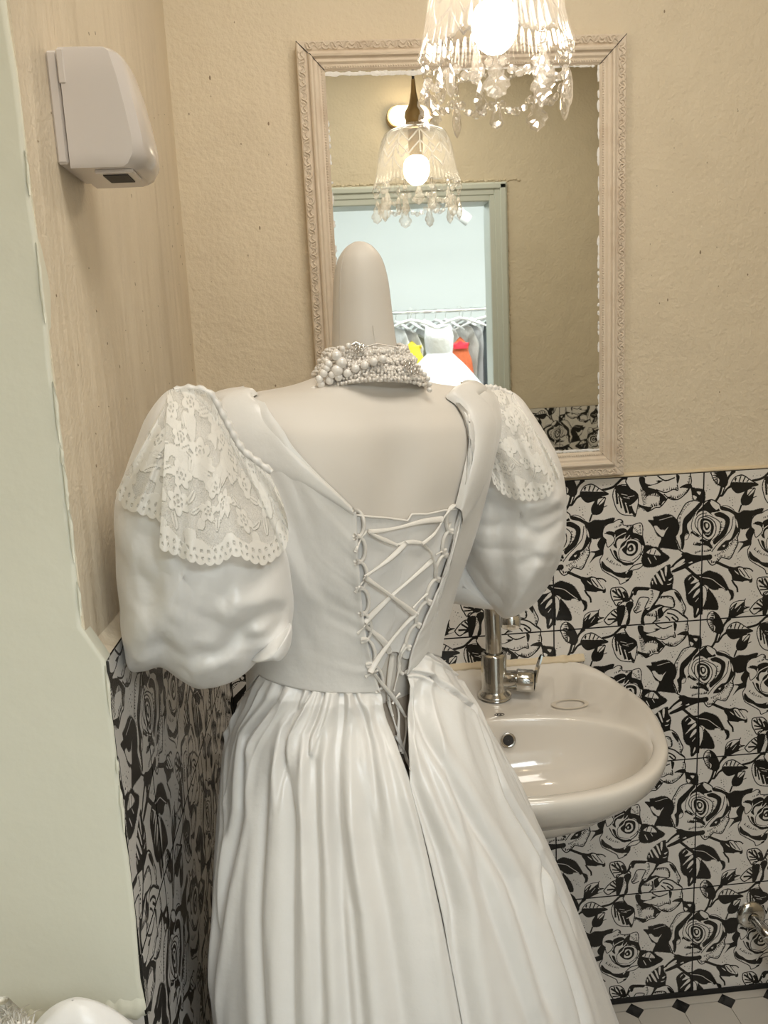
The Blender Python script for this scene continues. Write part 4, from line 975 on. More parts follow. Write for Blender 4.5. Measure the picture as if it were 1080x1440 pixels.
# ---------------------------------------------------------------- lacing: loops on both edges and crossing ribbons
_b2 = MB(); _b2.grid(BP); n0 = len(_b2.v); _b2.grid(G); _b2.grid(TG, cv=True); _b2.grid(SP); BB = BVHTree.FromPolygons(_b2.v, _b2.f)
def onto(px, py, lift):
    r_ = ray(px, py); loc, n, idx, d = BB.ray_cast(Vector(CAM), Vector(r_))
    if loc is None: return at(px, py, -.70)
    return np.array(loc)-r_*lift
def edge_line(pts): return resample(cat_rom(pts, 6), 200)
EL = edge_line([(498, 719), (500, 760), (503, 810), (507, 860), (511, 905), (520, 945), (531, 970)]); ER = edge_line([(638, 713), (633, 755), (622, 800), (604, 845), (588, 880), (573, 915), (565, 945)])
for E, side, amp, n in ((EL, 1, 15, 7), (ER, -1, 10, 7)):
    for k in range(n):
        a, c = E[int(k*199/n)], E[int((k+1)*199/n)]; L = []
        d = c-a; nn = np.array([-d[1], d[0]])/np.hypot(*d)*(-side)
        for t in np.linspace(0, math.pi, 11): L.append(a+d*(.5-.56*math.cos(t))+nn*(amp*math.sin(t)**.8-2))
        P = [onto(q[0], q[1], .0035) for q in L]
        # ends tuck under the bodice edge
        b = MB(); b.tube(P, .0021, 8); b.obj('lacing_loop', M['ribbon'], gown)
RIB = [([(518, 748), (540, 746), (565, 741), (595, 733), (623, 730)], 4.6, .005), ([(516, 747), (535, 757), (559, 767)], 3.2, .006), ([(641, 710), (628, 722), (622, 732), (612, 750), (594, 765)], 2.6, .007), ([(559, 766), (577, 762), (595, 764)], 3.2, .005),
    ([(572, 763), (547, 787), (513, 811)], 3.8, .007), ([(594, 765), (607, 778), (614, 806)], 2.4, .005), ([(608, 788), (580, 813), (552, 837), (513, 875)], 4.6, .005), ([(513, 812), (550, 838), (586, 866)], 4.6, .008),
    ([(586, 862), (568, 880), (545, 908), (524, 938), (521, 946)], 4.6, .008), ([(513, 880), (530, 893), (541, 905), (548, 918)], 5.0, .005), ([(500, 776), (508, 757), (517, 746)], 2.2, .005), ([(500, 833), (509, 820), (517, 812)], 2.2, .005),
    ([(503, 891), (512, 883), (520, 876)], 2.2, .005), ([(514, 952), (524, 946), (532, 942)], 2.4, .006), ([(525, 946), (540, 965), (556, 985), (571, 1009)], 3.3, .010), ([(552, 920), (548, 950), (546, 980), (552, 1007)], 3.8, .007),
    ([(563, 933), (558, 955), (554, 972)], 2.0, .006), ([(554, 981), (561, 1003), (560, 1030), (564, 1057)], 2.8, .008), ([(571, 1008), (571, 1030), (566, 1060)], 2.4, .008), ([(545, 985), (556, 1020), (566, 1050), (577, 1082)], 2.6, .008),
    ([(628, 772), (613, 780)], 1.8, .005), ([(602, 834), (590, 845), (581, 855)], 2.2, .006), ([(634, 735), (625, 760), (622, 775)], 1.8, .005), ([(563, 975), (556, 982), (552, 990)], 2.2, .009), ([(556, 1035), (566, 1052), (573, 1070)], 2.0, .010), ([(570, 905), (560, 925), (563, 935)], 2.2, .006)]
for pts, wpx, lift in RIB:
    q = resample(cat_rom(pts, 6), 18); P = [onto(x, y, lift) for x, y in q]; P = np.array(P)
    for _ in range(3): P[1:-1] = (P[:-2]+2*P[1:-1]+P[2:])/4
    b = MB(); n = len(P); tw = .75+.25*np.cos(np.linspace(0, 5, n)+wpx*3)
    b.tube(P, wpx*.00078*tw, 8, flat=.35, normal=-np.array(ray(560, 850))); b.obj('lacing_ribbon', M['ribbon'], gown)

# ---------------------------------------------------------------- puff sleeves and their lace flounces
class Puff:
    def __init__(s, px, y0, half, n=260):
        P = [at(a, c, y0) for a, c in px]; s.y0 = y0; s.half = half; s.poly = resample(cat_rom([(p[0], p[2]) for p in P], 10, True), n); s.c = s.poly.mean(0)
        d = s.poly-s.c; s.ang = np.arctan2(d[:, 1], d[:, 0]); s.rad = np.hypot(d[:, 0], d[:, 1]); o = np.argsort(s.ang); s.ang, s.rad = s.ang[o], s.rad[o]
    def front(s, x, z):          # y of the front surface over (x, z)
        dx, dz = x-s.c[0], z-s.c[1]; R = np.interp(np.arctan2(dz, dx), s.ang, s.rad, period=2*math.pi); rho = np.clip(np.hypot(dx, dz)/R, 0, .995)
        return s.y0-s.half*(1-rho**2.4)**.55
    def mesh(s, disp, nb=110):
        G = []
        for be in np.linspace(-math.pi/2, math.pi/2, nb):
            rho = max(math.cos(be), 1e-5)**(1/1.2); sg = 1 if be > 0 else -1; XZ = s.c+(s.poly-s.c)*rho
            y = s.y0+sg*s.half*max(0, 1-rho**2.4)**.55
            dy, dn = disp(XZ[:, 0], XZ[:, 1], sg, rho)
            XZ = XZ+rho*(s.poly-s.c)*(dn/np.maximum(np.linalg.norm(s.poly-s.c, axis=1), .01))[:, None]
            G.append(np.stack([XZ[:, 0], y+dy*np.ones(len(XZ)), XZ[:, 1]], -1))
        b = MB(); b.grid(G, cv=True, cap=True); return b
def crease_field(lines, y0):
    Ls = [(np.array([(at(a, c, y0)[0], at(a, c, y0)[2]) for a, c in cat_rom(L, 6)]), d, s_) for L, d, s_ in lines]
    def f(x, z):
        out = np.zeros_like(x)
        for L, d, s_ in Ls:
            A, B_ = L[:-1], L[1:]; AB = B_-A; Q = np.stack([x, z], -1)[:, None, :]-A[None]; t = np.clip((Q*AB).sum(-1)/((AB*AB).sum(-1)+1e-12), 0, 1)
            r_ = np.linalg.norm(Q-t[..., None]*AB, axis=-1).min(1); out += d*np.exp(-(r_/s_)**2)
        return out
    return f
PL = Puff([(285, 560), (262, 549), (235, 552), (205, 590), (185, 640), (168, 700), (166, 760), (170, 830), (178, 905), (186, 936), (206, 938), (232, 931), (258, 948), (288, 963), (322, 957), (352, 938), (378, 912), (402, 897), (410, 880), (413, 840), (405, 790), (392, 750), (372, 705), (345, 655), (318, 605)], -.752, .092)
fL = crease_field([([(408, 888), (370, 880), (340, 895), (310, 925), (280, 930)], .020, .009), ([(405, 897), (380, 915), (350, 915)], .012, .006), ([(370, 770), (345, 830), (300, 880), (260, 900)], .010, .016), ([(290, 780), (285, 830), (300, 900)], .007, .012), ([(232, 931), (215, 880), (200, 820)], .009, .012),
    ([(395, 860), (350, 850), (320, 870)], -.010, .012), ([(330, 940), (280, 935), (235, 905), (200, 880)], -.008, .016), ([(250, 780), (240, 840), (255, 900)], -.006, .015), ([(390, 790), (360, 800), (330, 850)], -.006, .010), ([(330, 790), (320, 840)], .005, .008), ([(205, 760), (210, 830)], .005, .010), ([(385, 905), (400, 880), (408, 860)], .010, .005), ([(190, 930), (230, 915), (270, 945)], .006, .008)], -.84)
def dispL(x, z, sg, rho):
    k = np.ones_like(x)*(1 if sg < 0 else 0); return (.52*fL(x, z) if sg < 0 else 0)*min(1, (1-rho)*6)+.0020*vnoise2(x*22+z*9, z*18, 3)*k*min(1, (1-rho)*5)-.0032*(np.abs(vnoise2(x*30+z*12, z*16-x*9, 8))-.4)*k-.0022*(np.abs(vnoise2(x*55-z*20, z*40+x*30, 18))-.4)*k, .0015*vnoise2(x*40, z*40, 5)
b = PL.mesh(dispL); sleeve_l = b.obj('puff_sleeve', M['satin_cool'], gown)
PR_ = Puff([(664, 560), (690, 547), (722, 552), (748, 582), (770, 618), (786, 655), (793, 700), (791, 750), (780, 795), (760, 832), (738, 855), (716, 867), (704, 867), (690, 852), (665, 820), (645, 780), (632, 730), (640, 670), (655, 610)], -.515, .080)
fR = crease_field([([(712, 862), (712, 810), (706, 760), (712, 720)], .012, .014), ([(700, 862), (690, 830), (670, 800), (650, 760)], .007, .008), ([(725, 860), (745, 820), (770, 770)], -.006, .012), ([(660, 745), (720, 738), (785, 722)], .004, .008), ([(690, 690), (740, 712), (788, 705)], -.005, .010), ([(790, 740), (760, 750), (735, 742)], .004, .007), ([(780, 790), (755, 785), (735, 792)], .003, .006)], -.59)
def dispR(x, z, sg, rho):
    k = 1 if sg < 0 else 0; return (fR(x, z) if sg < 0 else 0)*min(1, (1-rho)*6)+.0018*vnoise2(x*22, z*30, 4)*k*min(1, (1-rho)*5)-.0030*(np.abs(vnoise2(x*16+z*8, z*42, 14))-.4)*k+.0008*vnoise2(x*60, z*70, 9)*k, .001*vnoise2(x*40, z*40, 6)
b = PR_.mesh(dispR); sleeve_r = b.obj('puff_sleeve', M['satin_cool'], gown)
# the lower, inner lobe of the right sleeve
PI_ = Puff([(640, 760), (660, 790), (690, 840), (700, 856), (670, 853), (640, 848), (608, 842), (600, 815), (612, 780), (625, 750)], -.500, .035)
b = PI_.mesh(lambda x, z, sg, rho: (.003*vnoise2(x*40, z*30, 2)*(1 if sg < 0 else 0), np.zeros_like(x)), 50); b.obj('sleeve_cuff', M['satin_cool'], gown)
# pinched cuff of the left sleeve
PC_ = Puff([(352, 925), (375, 900), (398, 888), (410, 880), (409, 905), (398, 922), (380, 922)], -.785, .030)
b = PC_.mesh(lambda x, z, sg, rho: (.0025*vnoise2(x*60, z*60, 2)*(1 if sg < 0 else 0), np.zeros_like(x)), 50); b.obj('sleeve_cuff', M['satin_cool'], gown)

def lace_field(U, V, seed=0):          # U, V in metres; V = distance above the hem; 1 = embroidered, 0 = bare net
    rnd = np.random.RandomState(seed); m = np.zeros_like(U); cell = .030
    for i in range(int(U.min()/cell)-1, int(U.max()/cell)+2):
        for j in range(0, int(V.max()/cell)+2):
            cx = (i+.5+.3*rnd.uniform(-1, 1)+(.5 if j % 2 else 0))*cell; cy = .040+(j+.25*rnd.uniform(-1, 1))*cell; r0 = cell*rnd.uniform(.34, .50); a0 = rnd.uniform(0, 6.28); k = rnd.choice([5, 5, 6, 4])
            dx, dy = U-cx, V-cy; r_ = np.hypot(dx, dy); a = np.arctan2(dy, dx)+a0
            pet = r_ < r0*(.62+.38*np.abs(np.cos(k*a/2))); hole = (r_ > r0*.30) & (r_ < r0*.42) & (np.cos(k*a) > -.2); ctr = r_ < r0*.12
            m = np.where(pet, 1, m); m = np.where(hole | ctr, .15, m)
            for t in (a0+1.0, a0+3.3):         # leaves
                lx, ly = cx+math.cos(t)*r0*1.35, cy+math.sin(t)*r0*1.35; ca, sa = math.cos(t+.5), math.sin(t+.5); p_, q_ = (U-lx)*ca+(V-ly)*sa, -(U-lx)*sa+(V-ly)*ca
                e = (p_/(r0*.62))**2+(q_/(r0*.24))**2; m = np.where(e < 1, 1, m); m = np.where(np.abs(q_) < .0004+0*U, np.where(e < .6, .3, m), m)
    n = vnoise2(U*90, V*90, seed+3); m = np.where((n > .32) & (m < .5), .85, m)
    # eyelet border along the hem
    bw = .016+.004*np.sin(U*2*math.pi/.034)
    band = V < bw; m = np.where(band, 1, m)
    for k, (yy, st, rr) in enumerate(((.0045, .0062, .0012), (.0100, .0074, .0015))):
        uu_ = (U+k*.003) % st-st/2; m = np.where(band & (np.hypot(uu_, V-yy) < rr), .1, m)
    return m
def flounce(top, hem, P, lift, waves, amp, name, nu=520, nv=130, seed=0, height=None, scal=.0036):
    T = resample(cat_rom(top, 8), nu); H = resample(cat_rom(hem, 8), nu); G = np.zeros((nv, nu, 3))
    SX, SZ = RT*1.0, UP*1.0
    def atv(px, py, y):
        d = RT[None]*((px-540)/FPX)[:, None]-UP[None]*((py-720)/FPX)[:, None]+_f[None]; return CAM+d*((y-CAM[1])/d[:, 1])[:, None]
    tw = np.array([at(a, c, P.y0-P.half*.7) for a, c in T]); hw = np.array([at(a, c, P.y0-P.half*.7) for a, c in H])
    L = np.r_[0, np.cumsum(np.linalg.norm(np.diff(hw, axis=0), axis=1))]; hgt = np.linalg.norm(tw-hw, axis=1)
    U = np.zeros((nv, nu)); V = np.zeros((nv, nu)); u = np.linspace(0, 1, nu)
    for j in range(nv):
        t = j/(nv-1); px = T[:, 0]*(1-t)+H[:, 0]*t; py = T[:, 1]*(1-t)+H[:, 1]*t
        if j > nv*.9: py = py+5*np.abs(np.sin(L*math.pi/.0085))**.6*(j/(nv-1)-.9)/.1
        wv = amp*t*(np.sin(u*waves*2*math.pi+.8*vnoise(u*5+t, seed)*3)+.4*vnoise(u*waves*3, seed+2))
        y = np.full(nu, P.y0-P.half)
        for _ in range(6):
            X = atv(px, py, y); y = .5*y+.5*(P.front(X[:, 0], X[:, 2])-lift-abs(amp)*t-wv)
        X = atv(px, py, y)
        G[j] = np.stack([X[:, 0], y, X[:, 2]], -1); U[j] = L*1.15; V[j] = hgt*(1-t)
    b = MB(); b.grid(G); m = lace_field(U, V, seed)
    return b.obj(name, M['lace'], gown, uv=np.stack([U.ravel(), V.ravel()], -1), attr={'lace': m})
# left shoulder: back lobe towards the wall, then the deep front lobe
flounce([(240, 550), (250, 548), (262, 549), (272, 556)], [(163, 692), (176, 712), (190, 716), (206, 722), (222, 728), (232, 735)], PL, .006, 2.3, .004, 'lace_flounce', seed=1)
flounce([(236, 549), (262, 546), (290, 552), (312, 590), (335, 632), (358, 652), (380, 668)], [(224, 768), (250, 778), (275, 788), (305, 790), (330, 778), (352, 786), (372, 790), (394, 776), (405, 757), (404, 728), (396, 700)], PL, .013, 4.6, .0055, 'lace_flounce', seed=5)
# right shoulder
flounce([(652, 556), (668, 548), (690, 544), (712, 550), (724, 558)], [(692, 672), (704, 688), (722, 697), (745, 700), (764, 697), (777, 688), (788, 664)], PR_, .012, 3.2, .005, 'lace_flounce', seed=12)
# gathering roll where each flounce meets the shoulder
for L, P in (([(238, 552), (262, 548), (290, 556), (312, 592), (335, 634), (358, 654), (380, 670)], PL), ([(652, 558), (672, 549), (700, 546), (722, 556)], PR_)):
    q = resample(cat_rom(L, 6), 40); Q = [at(a, c, P.y0-P.half*.5) for a, c in q]; Q = [(p[0], P.front(p[0], p[2])-.010, p[2]) for p in Q]
    b = MB(); b.tube(Q, .0035+.001*np.sin(np.arange(40)*1.9), 8); b.obj('flounce_binding', M['satin'], gown)

# ---------------------------------------------------------------- necklaces round the neck
def neck_ring(z0, r0, tilt, n, phase=0, wobz=0., wobr=0., sag=0.):     # a ring round the neck base; tilt drops the far side
    t = np.arange(n)*2*math.pi/n+phase; dx, dy = np.cos(t), np.sin(t)
    r_ = r0*(1+wobr*np.sin(3*t+phase*5))
    return np.stack([-.6815+r_*1.04*dx, -.622+r_*dy*.92, z0-tilt*(dy+1)*.5+wobz*np.sin(2*t+phase*3)-sag*np.abs(dx)**2], -1)
nk = thing('seed_pearl_choker', (-.68, -.62, 1.38), 'wide twisted choker of many seed pearl strands round the mannequin neck', 'necklace')
rnd = random.Random(21)
nst = 22; ZA = at(527, 489, -.665)[2]; ZB = at(530, 536, -.688)[2]
for k in range(nst):
    f = k/(nst-1); n = 100; P = neck_ring(ZA-(ZA-ZB)*f, .0405+.0225*f**.8, -.004, n, .37*k, .0015, .02, .002+.008*f)
    b = MB()
    for i, p in enumerate(P):
        if p[1] > -.585: continue
        r_ = .0019*rnd.uniform(.85, 1.2); b.ball(p+np.array([rnd.uniform(-1, 1), rnd.uniform(-1, 1), rnd.uniform(-1, 1)])*.0009, r_, 7, 5)
    b.obj('bead_strand', M['seed'], nk, kind='stuff')
b = MB()
A = [neck_ring(ZA+.001-(ZA-ZB+.002)*f, .0390+.0225*f**.8, -.004, 60, 0, 0, 0, .002+.008*f) for f in np.linspace(0, 1, 9)]; b.grid(A, cv=True); b.obj('choker_band', M['seed'], nk)
for cx_, cy_ in ((575, 512), (583, 520), (505, 489)):
    P = at(cx_, cy_, -.668); b = MB()
    for a in range(7): b.ball(P+np.array([.0042*math.cos(a*.9), -.001, .0042*math.sin(a*.9)]), .0016, 6, 4)
    b.ball(P+np.array([0, -.0015, 0]), .0024, 8, 5); b.obj('rhinestone_flower', M['silverware'], nk)
pn = thing('pearl_necklace', (-.68, -.62, 1.37), 'strand of large round pearls crossing the left side of the choker', 'necklace')
def pearls(pts, y, r, step, root, lift=0):
    q = cat_rom(pts, 10); W3 = np.array([at(a, c, y+ (lift*(a-440)/100)) for a, c in q]); d = np.r_[0, np.cumsum(np.linalg.norm(np.diff(W3, axis=0), axis=1))]; n = int(d[-1]/step)
    s_ = np.linspace(0, d[-1], n+1); Q = np.stack([np.interp(s_, d, W3[:, k]) for k in range(3)], 1); return Q
big = pearls([(441, 549), (452, 540), (464, 535), (477, 530), (488, 525), (500, 518), (512, 514), (524, 509), (538, 505)], -.672, .0046, .0088, pn, -.006)
proto = None
def put_pearl(p, r_, root, mt='pearl'):
    global proto
    if proto is None:
        b = MB(); b.ball((0, 0, 0), 1.0, 16, 10); o = b.obj('pearl', M['pearl'], root); o.matrix_parent_inverse = Matrix.Translation(-root.location); proto = o
    else: o = proto.copy(); SC.collection.objects.link(o); o.parent = root; o.matrix_parent_inverse = Matrix.Translation(-root.location)
    o.location = p; o.scale = (r_, r_, r_)
for p in big: put_pearl(p, .0045, pn)
for px, py, r_ in ((474, 521, .0062), (480, 510, .0060), (473, 500, .0056), (462, 512, .0042), (459, 518, .0040), (449, 533, .0042), (455, 525, .0044), (467, 527, .0040)): put_pearl(at(px, py, -.676), r_, pn)
pc = thing('fine_pearl_strand', (-.68, -.62, 1.40), 'single fine pearl strand with a silver clasp along the top of the choker', 'necklace')
for p in pearls([(452, 526), (459, 508), (468, 498), (480, 491), (490, 486)], -.664, .003, .0062, pc): put_pearl(p, .0031, pc)
for p in pearls([(604, 548), (604, 538), (600, 530), (592, 522), (586, 515)], -.655, .003, .0058, pc): put_pearl(p, .0029, pc)
b = MB(); b.tube([at(x, y, -.668) for x, y in ((494, 485), (500, 482), (506, 485), (513, 489))], [.0010, .0022, .0024, .0012], 8); b.tube([at(x, y, -.6685) for x, y in ((497, 487), (503, 490), (511, 491), (516, 488), (511, 485), (503, 484))], .0009, 6, closed=True); b.obj('clasp', M['silverware'], pc)
b = MB(); L = cat_rom([(516, 487), (530, 484), (545, 486), (560, 489)], 8)
for i, q in enumerate(L): b.ball(at(q[0], q[1], -.660+.004*i/len(L)), (.0013, .0009, .0009), 6, 4)
b.tube([at(x, y, -.659) for x, y in ((531, 486), (527, 478), (525, 468), (524, 458))], .0003, 5); b.obj('chain', M['silverware'], pc)

# ---------------------------------------------------------------- crystal pendant lamp
LX, LY, LZ = -.487, -.425, 1.786          # centre of the scalloped rim
lp = thing('pendant_lamp', (LX, LY, LZ), 'crystal pendant lamp with a lit bulb and scalloped glass shade, hanging before the mirror', 'lamp')
NSC = 10; R0 = .083
def shade_pt(t, h):          # h 0 rim .. 1 top
    r_ = R0*(1-.02*h-.30*h**3.2-.32*max(0, h-.86)/.14); z = LZ+.118*h
    lobe = abs(math.cos(NSC*t/2)); fan = math.cos(t*NSC*5)
    if h < .42:
        k = 1-h/.42; r_ += .010*k*k+.0022*fan*k; z -= .014*k*lobe**.7-.004*k
    r_ += .0012*abs(math.cos(NSC*t/2))*(1 if h < .8 else 0)
    return (LX+r_*math.cos(t), LY+r_*math.sin(t), z)
b = MB(); NT = 300; b.grid([[shade_pt(t, h) for t in np.arange(NT)*2*math.pi/NT] for h in np.r_[np.linspace(0, .42, 9), np.linspace(.46, 1, 12)]], cv=True)
sh = b.obj('glass_shade', M['shade'], lp); sol = sh.modifiers.new('thickness', 'SOLIDIFY'); sol.thickness = .0035; sol.offset = -1
b = MB()
for k in range(NSC):         # raised ribs pressed in the glass
    t0 = (k+.5)*2*math.pi/NSC
    for s0, s1, h0, h1 in ((0, 0, .42, .97), (0, .5, .62, .40), (0, -.5, .62, .40), (.5, 0, .62, .84), (-.5, 0, .62, .84)):
        b.tube([np.array(shade_pt(t0+(s0+(s1-s0)*q)*2*math.pi/NSC, h0+(h1-h0)*q)) for q in np.linspace(0, 1, 7)], .0019, 5)
b.obj('pressed_rib', M['rib'], lp, kind='stuff')
b = MB(); b.lathe([(.004, .215), (.006, .19), (.011, .165), (.021, .150), (.0225, .138), (.0205, .134), (.0205, .118), (.028, .116), (.028, .112), (.001, .112)], (LX, LY, LZ), 26); b.obj('socket', M['brass'], lp)
b = MB(); b.tube([(LX, LY, LZ+.21), (LX, LY, 2.695)], .0032, 8); b.obj('cord', M['cord'], lp)
b = MB(); b.lathe([(.001, -.026), (.02, -.025), (.045, -.012), (.05, 0), (.001, 0)], (LX, LY, 2.70), 24); b.obj('ceiling_cup', M['brass'], lp)
b = MB(); b.lathe([(.0005, -.034), (.012, -.0315), (.0205, -.0245), (.027, -.013), (.0290, 0), (.0280, .011), (.0235, .020), (.0135, .027), (.001, .028)], (LX, LY, LZ+.030), 28); b.obj('bulb', M['bulb'], lp)
b = MB(); b.lathe([(.0133, .026), (.0150, .034), (.0165, .05), (.0165, .082), (.001, .083)], (LX, LY, LZ+.030), 24); b.obj('bulb_neck', M['brass'], lp)
def drop_mesh(kind):
    b = MB()
    if kind == 'drop':
        half = [(0, 0), (.10, .10), (.16, .22), (.30, .36), (.27, .46), (.46, .58), (.50, .70), (.36, .78), (.34, .88), (.16, .93), (0, 1.0)]
    else: half = [(0, 0), (.12, .08), (.22, .30), (.34, .62), (.40, .80), (.26, .93), (0, 1.0)]
    out = [(x, z) for x, z in half]+[(-x, z) for x, z in half[-2:0:-1]]; L = .050 if kind == 'drop' else .038; n = len(out)
    rim = [(x*L*.66, 0, -z*L) for x, z in out]; inn = lambda s, y: [(x*L*.66*s, y, -(.60+(z-.60)*s)*L) for x, z in out]
    V = inn(.32, -.0055)+inn(.72, -.0036)+rim+inn(.72, .0036)+inn(.32, .0055); F = [tuple(range(n))[::-1], tuple(4*n+i for i in range(n))]
    for k in range(4): F += [(k*n+i, k*n+(i+1) % n, (k+1)*n+(i+1) % n, (k+1)*n+i) for i in range(n)]
    b.add(V, F); return b
def bead_mesh():
    b = MB(); V = []; n = 8
    for y, r_ in ((-.0036, .0032), (-.0012, .0066), (.0012, .0066), (.0036, .0032)): V += [(r_*math.cos(a), y, r_*math.sin(a)) for a in (np.arange(n)+.5)*2*math.pi/n]
    b.add(V, [tuple(range(n)), tuple(3*n+i for i in range(n))[::-1]]+[(k*n+i, (k+1)*n+i, (k+1)*n+(i+1) % n, k*n+(i+1) % n) for k in range(3) for i in range(n)]); return b
PROTO = {}
def hang(kind, p, rz, rx=0.0, s=1.0):
    if kind not in PROTO:
        if kind in ('drop', 'icicle'): o = drop_mesh(kind).obj('crystal_drop', M['crystal'], lp, smooth=False)
        elif kind == 'bead': o = bead_mesh().obj('crystal_bead', M['crystal'], lp, smooth=False)
        else:
            b = MB(); t = np.arange(14)*2*math.pi/14; b.tube([(.0052*math.cos(a), 0, .0052*math.sin(a)) for a in t], .00045, 5, closed=True, normal=(0, 1, 0)); o = b.obj('link_ring', M['silverware'], lp)
        PROTO[kind] = o
    else: o = PROTO[kind].copy(); SC.collection.objects.link(o); o.parent = lp
    o.matrix_parent_inverse = Matrix.Translation(-lp.location); o.location = p; o.rotation_euler = (rx, 0, rz); o.scale = (s, s, s)
rnd = random.Random(5)
for k in range(NSC):
    t = k*2*math.pi/NSC+.10; r_ = R0+.009; x, y, z = LX+r_*math.cos(t), LY+r_*math.sin(t), LZ-.010
    rz = rnd.uniform(-.7, .7) if k % 3 else rnd.uniform(1.1, 1.6)
    hang('ring', (x, y, z-.002), t, 0, 1.5); hang('bead', (x, y, z-.012), rz); hang('ring', (x, y, z-.020), rz+1.5, 0, .7); 
    hang('drop' if k % 4 != 2 else 'icicle', (x, y, z-.023), rz)
    if k % 2 == 0:
        xi, yi = LX+(R0-.012)*math.cos(t+.3), LY+(R0-.012)*math.sin(t+.3); hang('ring', (xi, yi, z+.018), t); hang('bead', (xi, yi, z+.006), rz); hang('drop', (xi, yi, z-.002), rz+.8, 0, .92)
    # garland to the next point
    t2 = t+2*math.pi/NSC
    for q in np.linspace(.14, .86, 5):
        a = t+(t2-t)*q; sg = .022*(1-(2*q-1)**2)+.014; rr = r_*(1-.04*(1-(2*q-1)**2)); p = (LX+rr*math.cos(a), LY+rr*math.sin(a), z-sg-.006)
        if int(round(q*10)) in (1, 5, 9): hang('bead', p, a+1.57+rnd.uniform(-.4, .4), 0, .85)
        else: hang('bead', p, a+1.57+rnd.uniform(-.4, .4), .3, .8)
        a2 = a+(t2-t)*.09; hang('ring', (LX+rr*math.cos(a2), LY+rr*math.sin(a2), p[2]), a2+1.57, 0, .62)

# wall lamp above the doorway (seen in the mirror)
sc = thing('wall_lamp', (-.32, -1.9, 2.30), 'oblong glowing wall lamp above the doorway, reflected in the mirror behind the pendant', 'lamp')
b = MB(); A = []
for y, s in ((-1.899, 1.0), (-1.885, 1.0), (-1.872, .96), (-1.868, .90)): A.append([(-.322+(.052*np.sign(math.cos(t))*abs(math.cos(t))**.1*0+(.048 if math.cos(t) > 0 else -.048))+.040*math.cos(t)*s, y, 2.302+.040*math.sin(t)*s) for t in np.arange(32)*2*math.pi/32])
b.grid(A, cv=True, cap=True); b.obj('back_plate', M['brass'], sc)
b = MB(); A = []
for y, s in ((-1.870, .86), (-1.850, .84), (-1.836, .70), (-1.828, .40), (-1.826, .05)): A.append([(-.322+(.045 if math.cos(t) > 0 else -.045)*min(1, s+.1)+.038*math.cos(t)*s, y, 2.302+.038*math.sin(t)*s) for t in np.arange(32)*2*math.pi/32])
b.grid(A, cv=True, cap=True); b.obj('glass_cover', M['sconce'], sc)

# ---------------------------------------------------------------- the shop room seen in the mirror
sp_ = thing('track_spotlight', (.17, -3.5, 2.40), 'small white spotlight on the shop ceiling, reflected beneath the pendant drops', 'spotlight')
S0 = beyond(650, 303, -3.5)
b = MB(); b.tube([(S0[0], S0[1], 2.44), (S0[0], S0[1], S0[2]+.02)], .008, 8); b.obj('arm', M['hanger'], sp_)
b = MB(); b.lathe([(.001, -.06), (.030, -.058), (.034, -.02), (.036, .05), (.030, .05), (.001, .03)], S0, 18, axis=(.8, 0, -.6)); b.obj('spot_head', M['hanger'], sp_)
YR = -3.45; Z1 = beyond(560, 437, YR)[2]; Z2 = beyond(690, 437, YR)[2]; ZR = (Z1+Z2)/2
rk = thing('clothes_rail', (.1, YR, 0), 'long chrome clothes rail on uprights, full of hanging white garments, reflected in the mirror', 'clothes rack')
b = MB(); b.tube([(-.95, YR, ZR), (1.25, YR, ZR)], .011, 12); b.obj('rail', M['chrome2'], rk)
for x in (-.93, 1.23):
    b = MB(); b.tube([(x, YR, .02), (x, YR, ZR)], .012, 12); b.obj('upright', M['chrome2'], rk)
    b = MB(); b.tube([(x, YR-.25, .012), (x, YR+.25, .012)], .012, 10); b.obj('foot', M['chrome2'], rk)
def garment(px, col, label, length, wid, yaw, top=0.0, mats2=None, strap=False, tilt=.0, sw=.10):
    X = beyond(px, 437, YR)[0]; g = thing('hanging_garment', (X, YR, ZR-.02), label, 'garment', None)
    cz, sz = math.cos(yaw), math.sin(yaw); loc = lambda x, y, z: (X+x*cz-y*sz, YR+(.19 if strap else 0)+x*sz+y*cz, ZR+z)
    b = MB(); b.tube([loc(x, 0, z) for x, z in ((-.010, .004), (-.004, .0135), (.008, .013), (.013, .003), (.006, -.012), (.0, -.03), (0, -.055))], .0018, 6); b.obj('hook', M['chrome2'], g)
    b = MB(); b.tube([loc(x, 0, z+tilt*x) for x, z in ((-.19, -.115), (-.12, -.09), (-.05, -.062), (0, -.052), (.05, -.062), (.12, -.09), (.19, -.115))], [.006, .011, .013, .012, .013, .011, .006], 8, flat=.6); b.obj('hanger', M['hanger'], g)
    A = []; n = 46
    for j, t in enumerate(np.linspace(0, 1, 24)):
        z = -.075-top-length*t; row = []
        hw_ = (sw if strap else .17)*(1-.25*math.exp(-((t-.3)/.14)**2))+wid*t**1.3; dp = .016+.018*t
        if t < .10: hw_ *= .55+4.5*t
        for k in range(n):
            a = k*2*math.pi/n; f = 1+.10*t*vnoise(np.array([k*.9+X*50]), 3)[0]+.05*math.sin(k*2.9+X*40)*t
            row.append(loc(hw_*math.cos(a)*f, dp*math.sin(a)*f, z-.03*abs(math.cos(a))*(t < .10)))
        A.append(row)
    b = MB(); b.grid(A, cv=True, cap=True); b.obj('body', M['g_'+col], g)
    if mats2:
        b = MB(); b.grid([[tuple(np.array(q)*1.0+np.array((0, .012, 0))) for q in row[4:20]] for row in A[2:7]]); b.obj('panel', M['g_'+mats2], g)
    return g
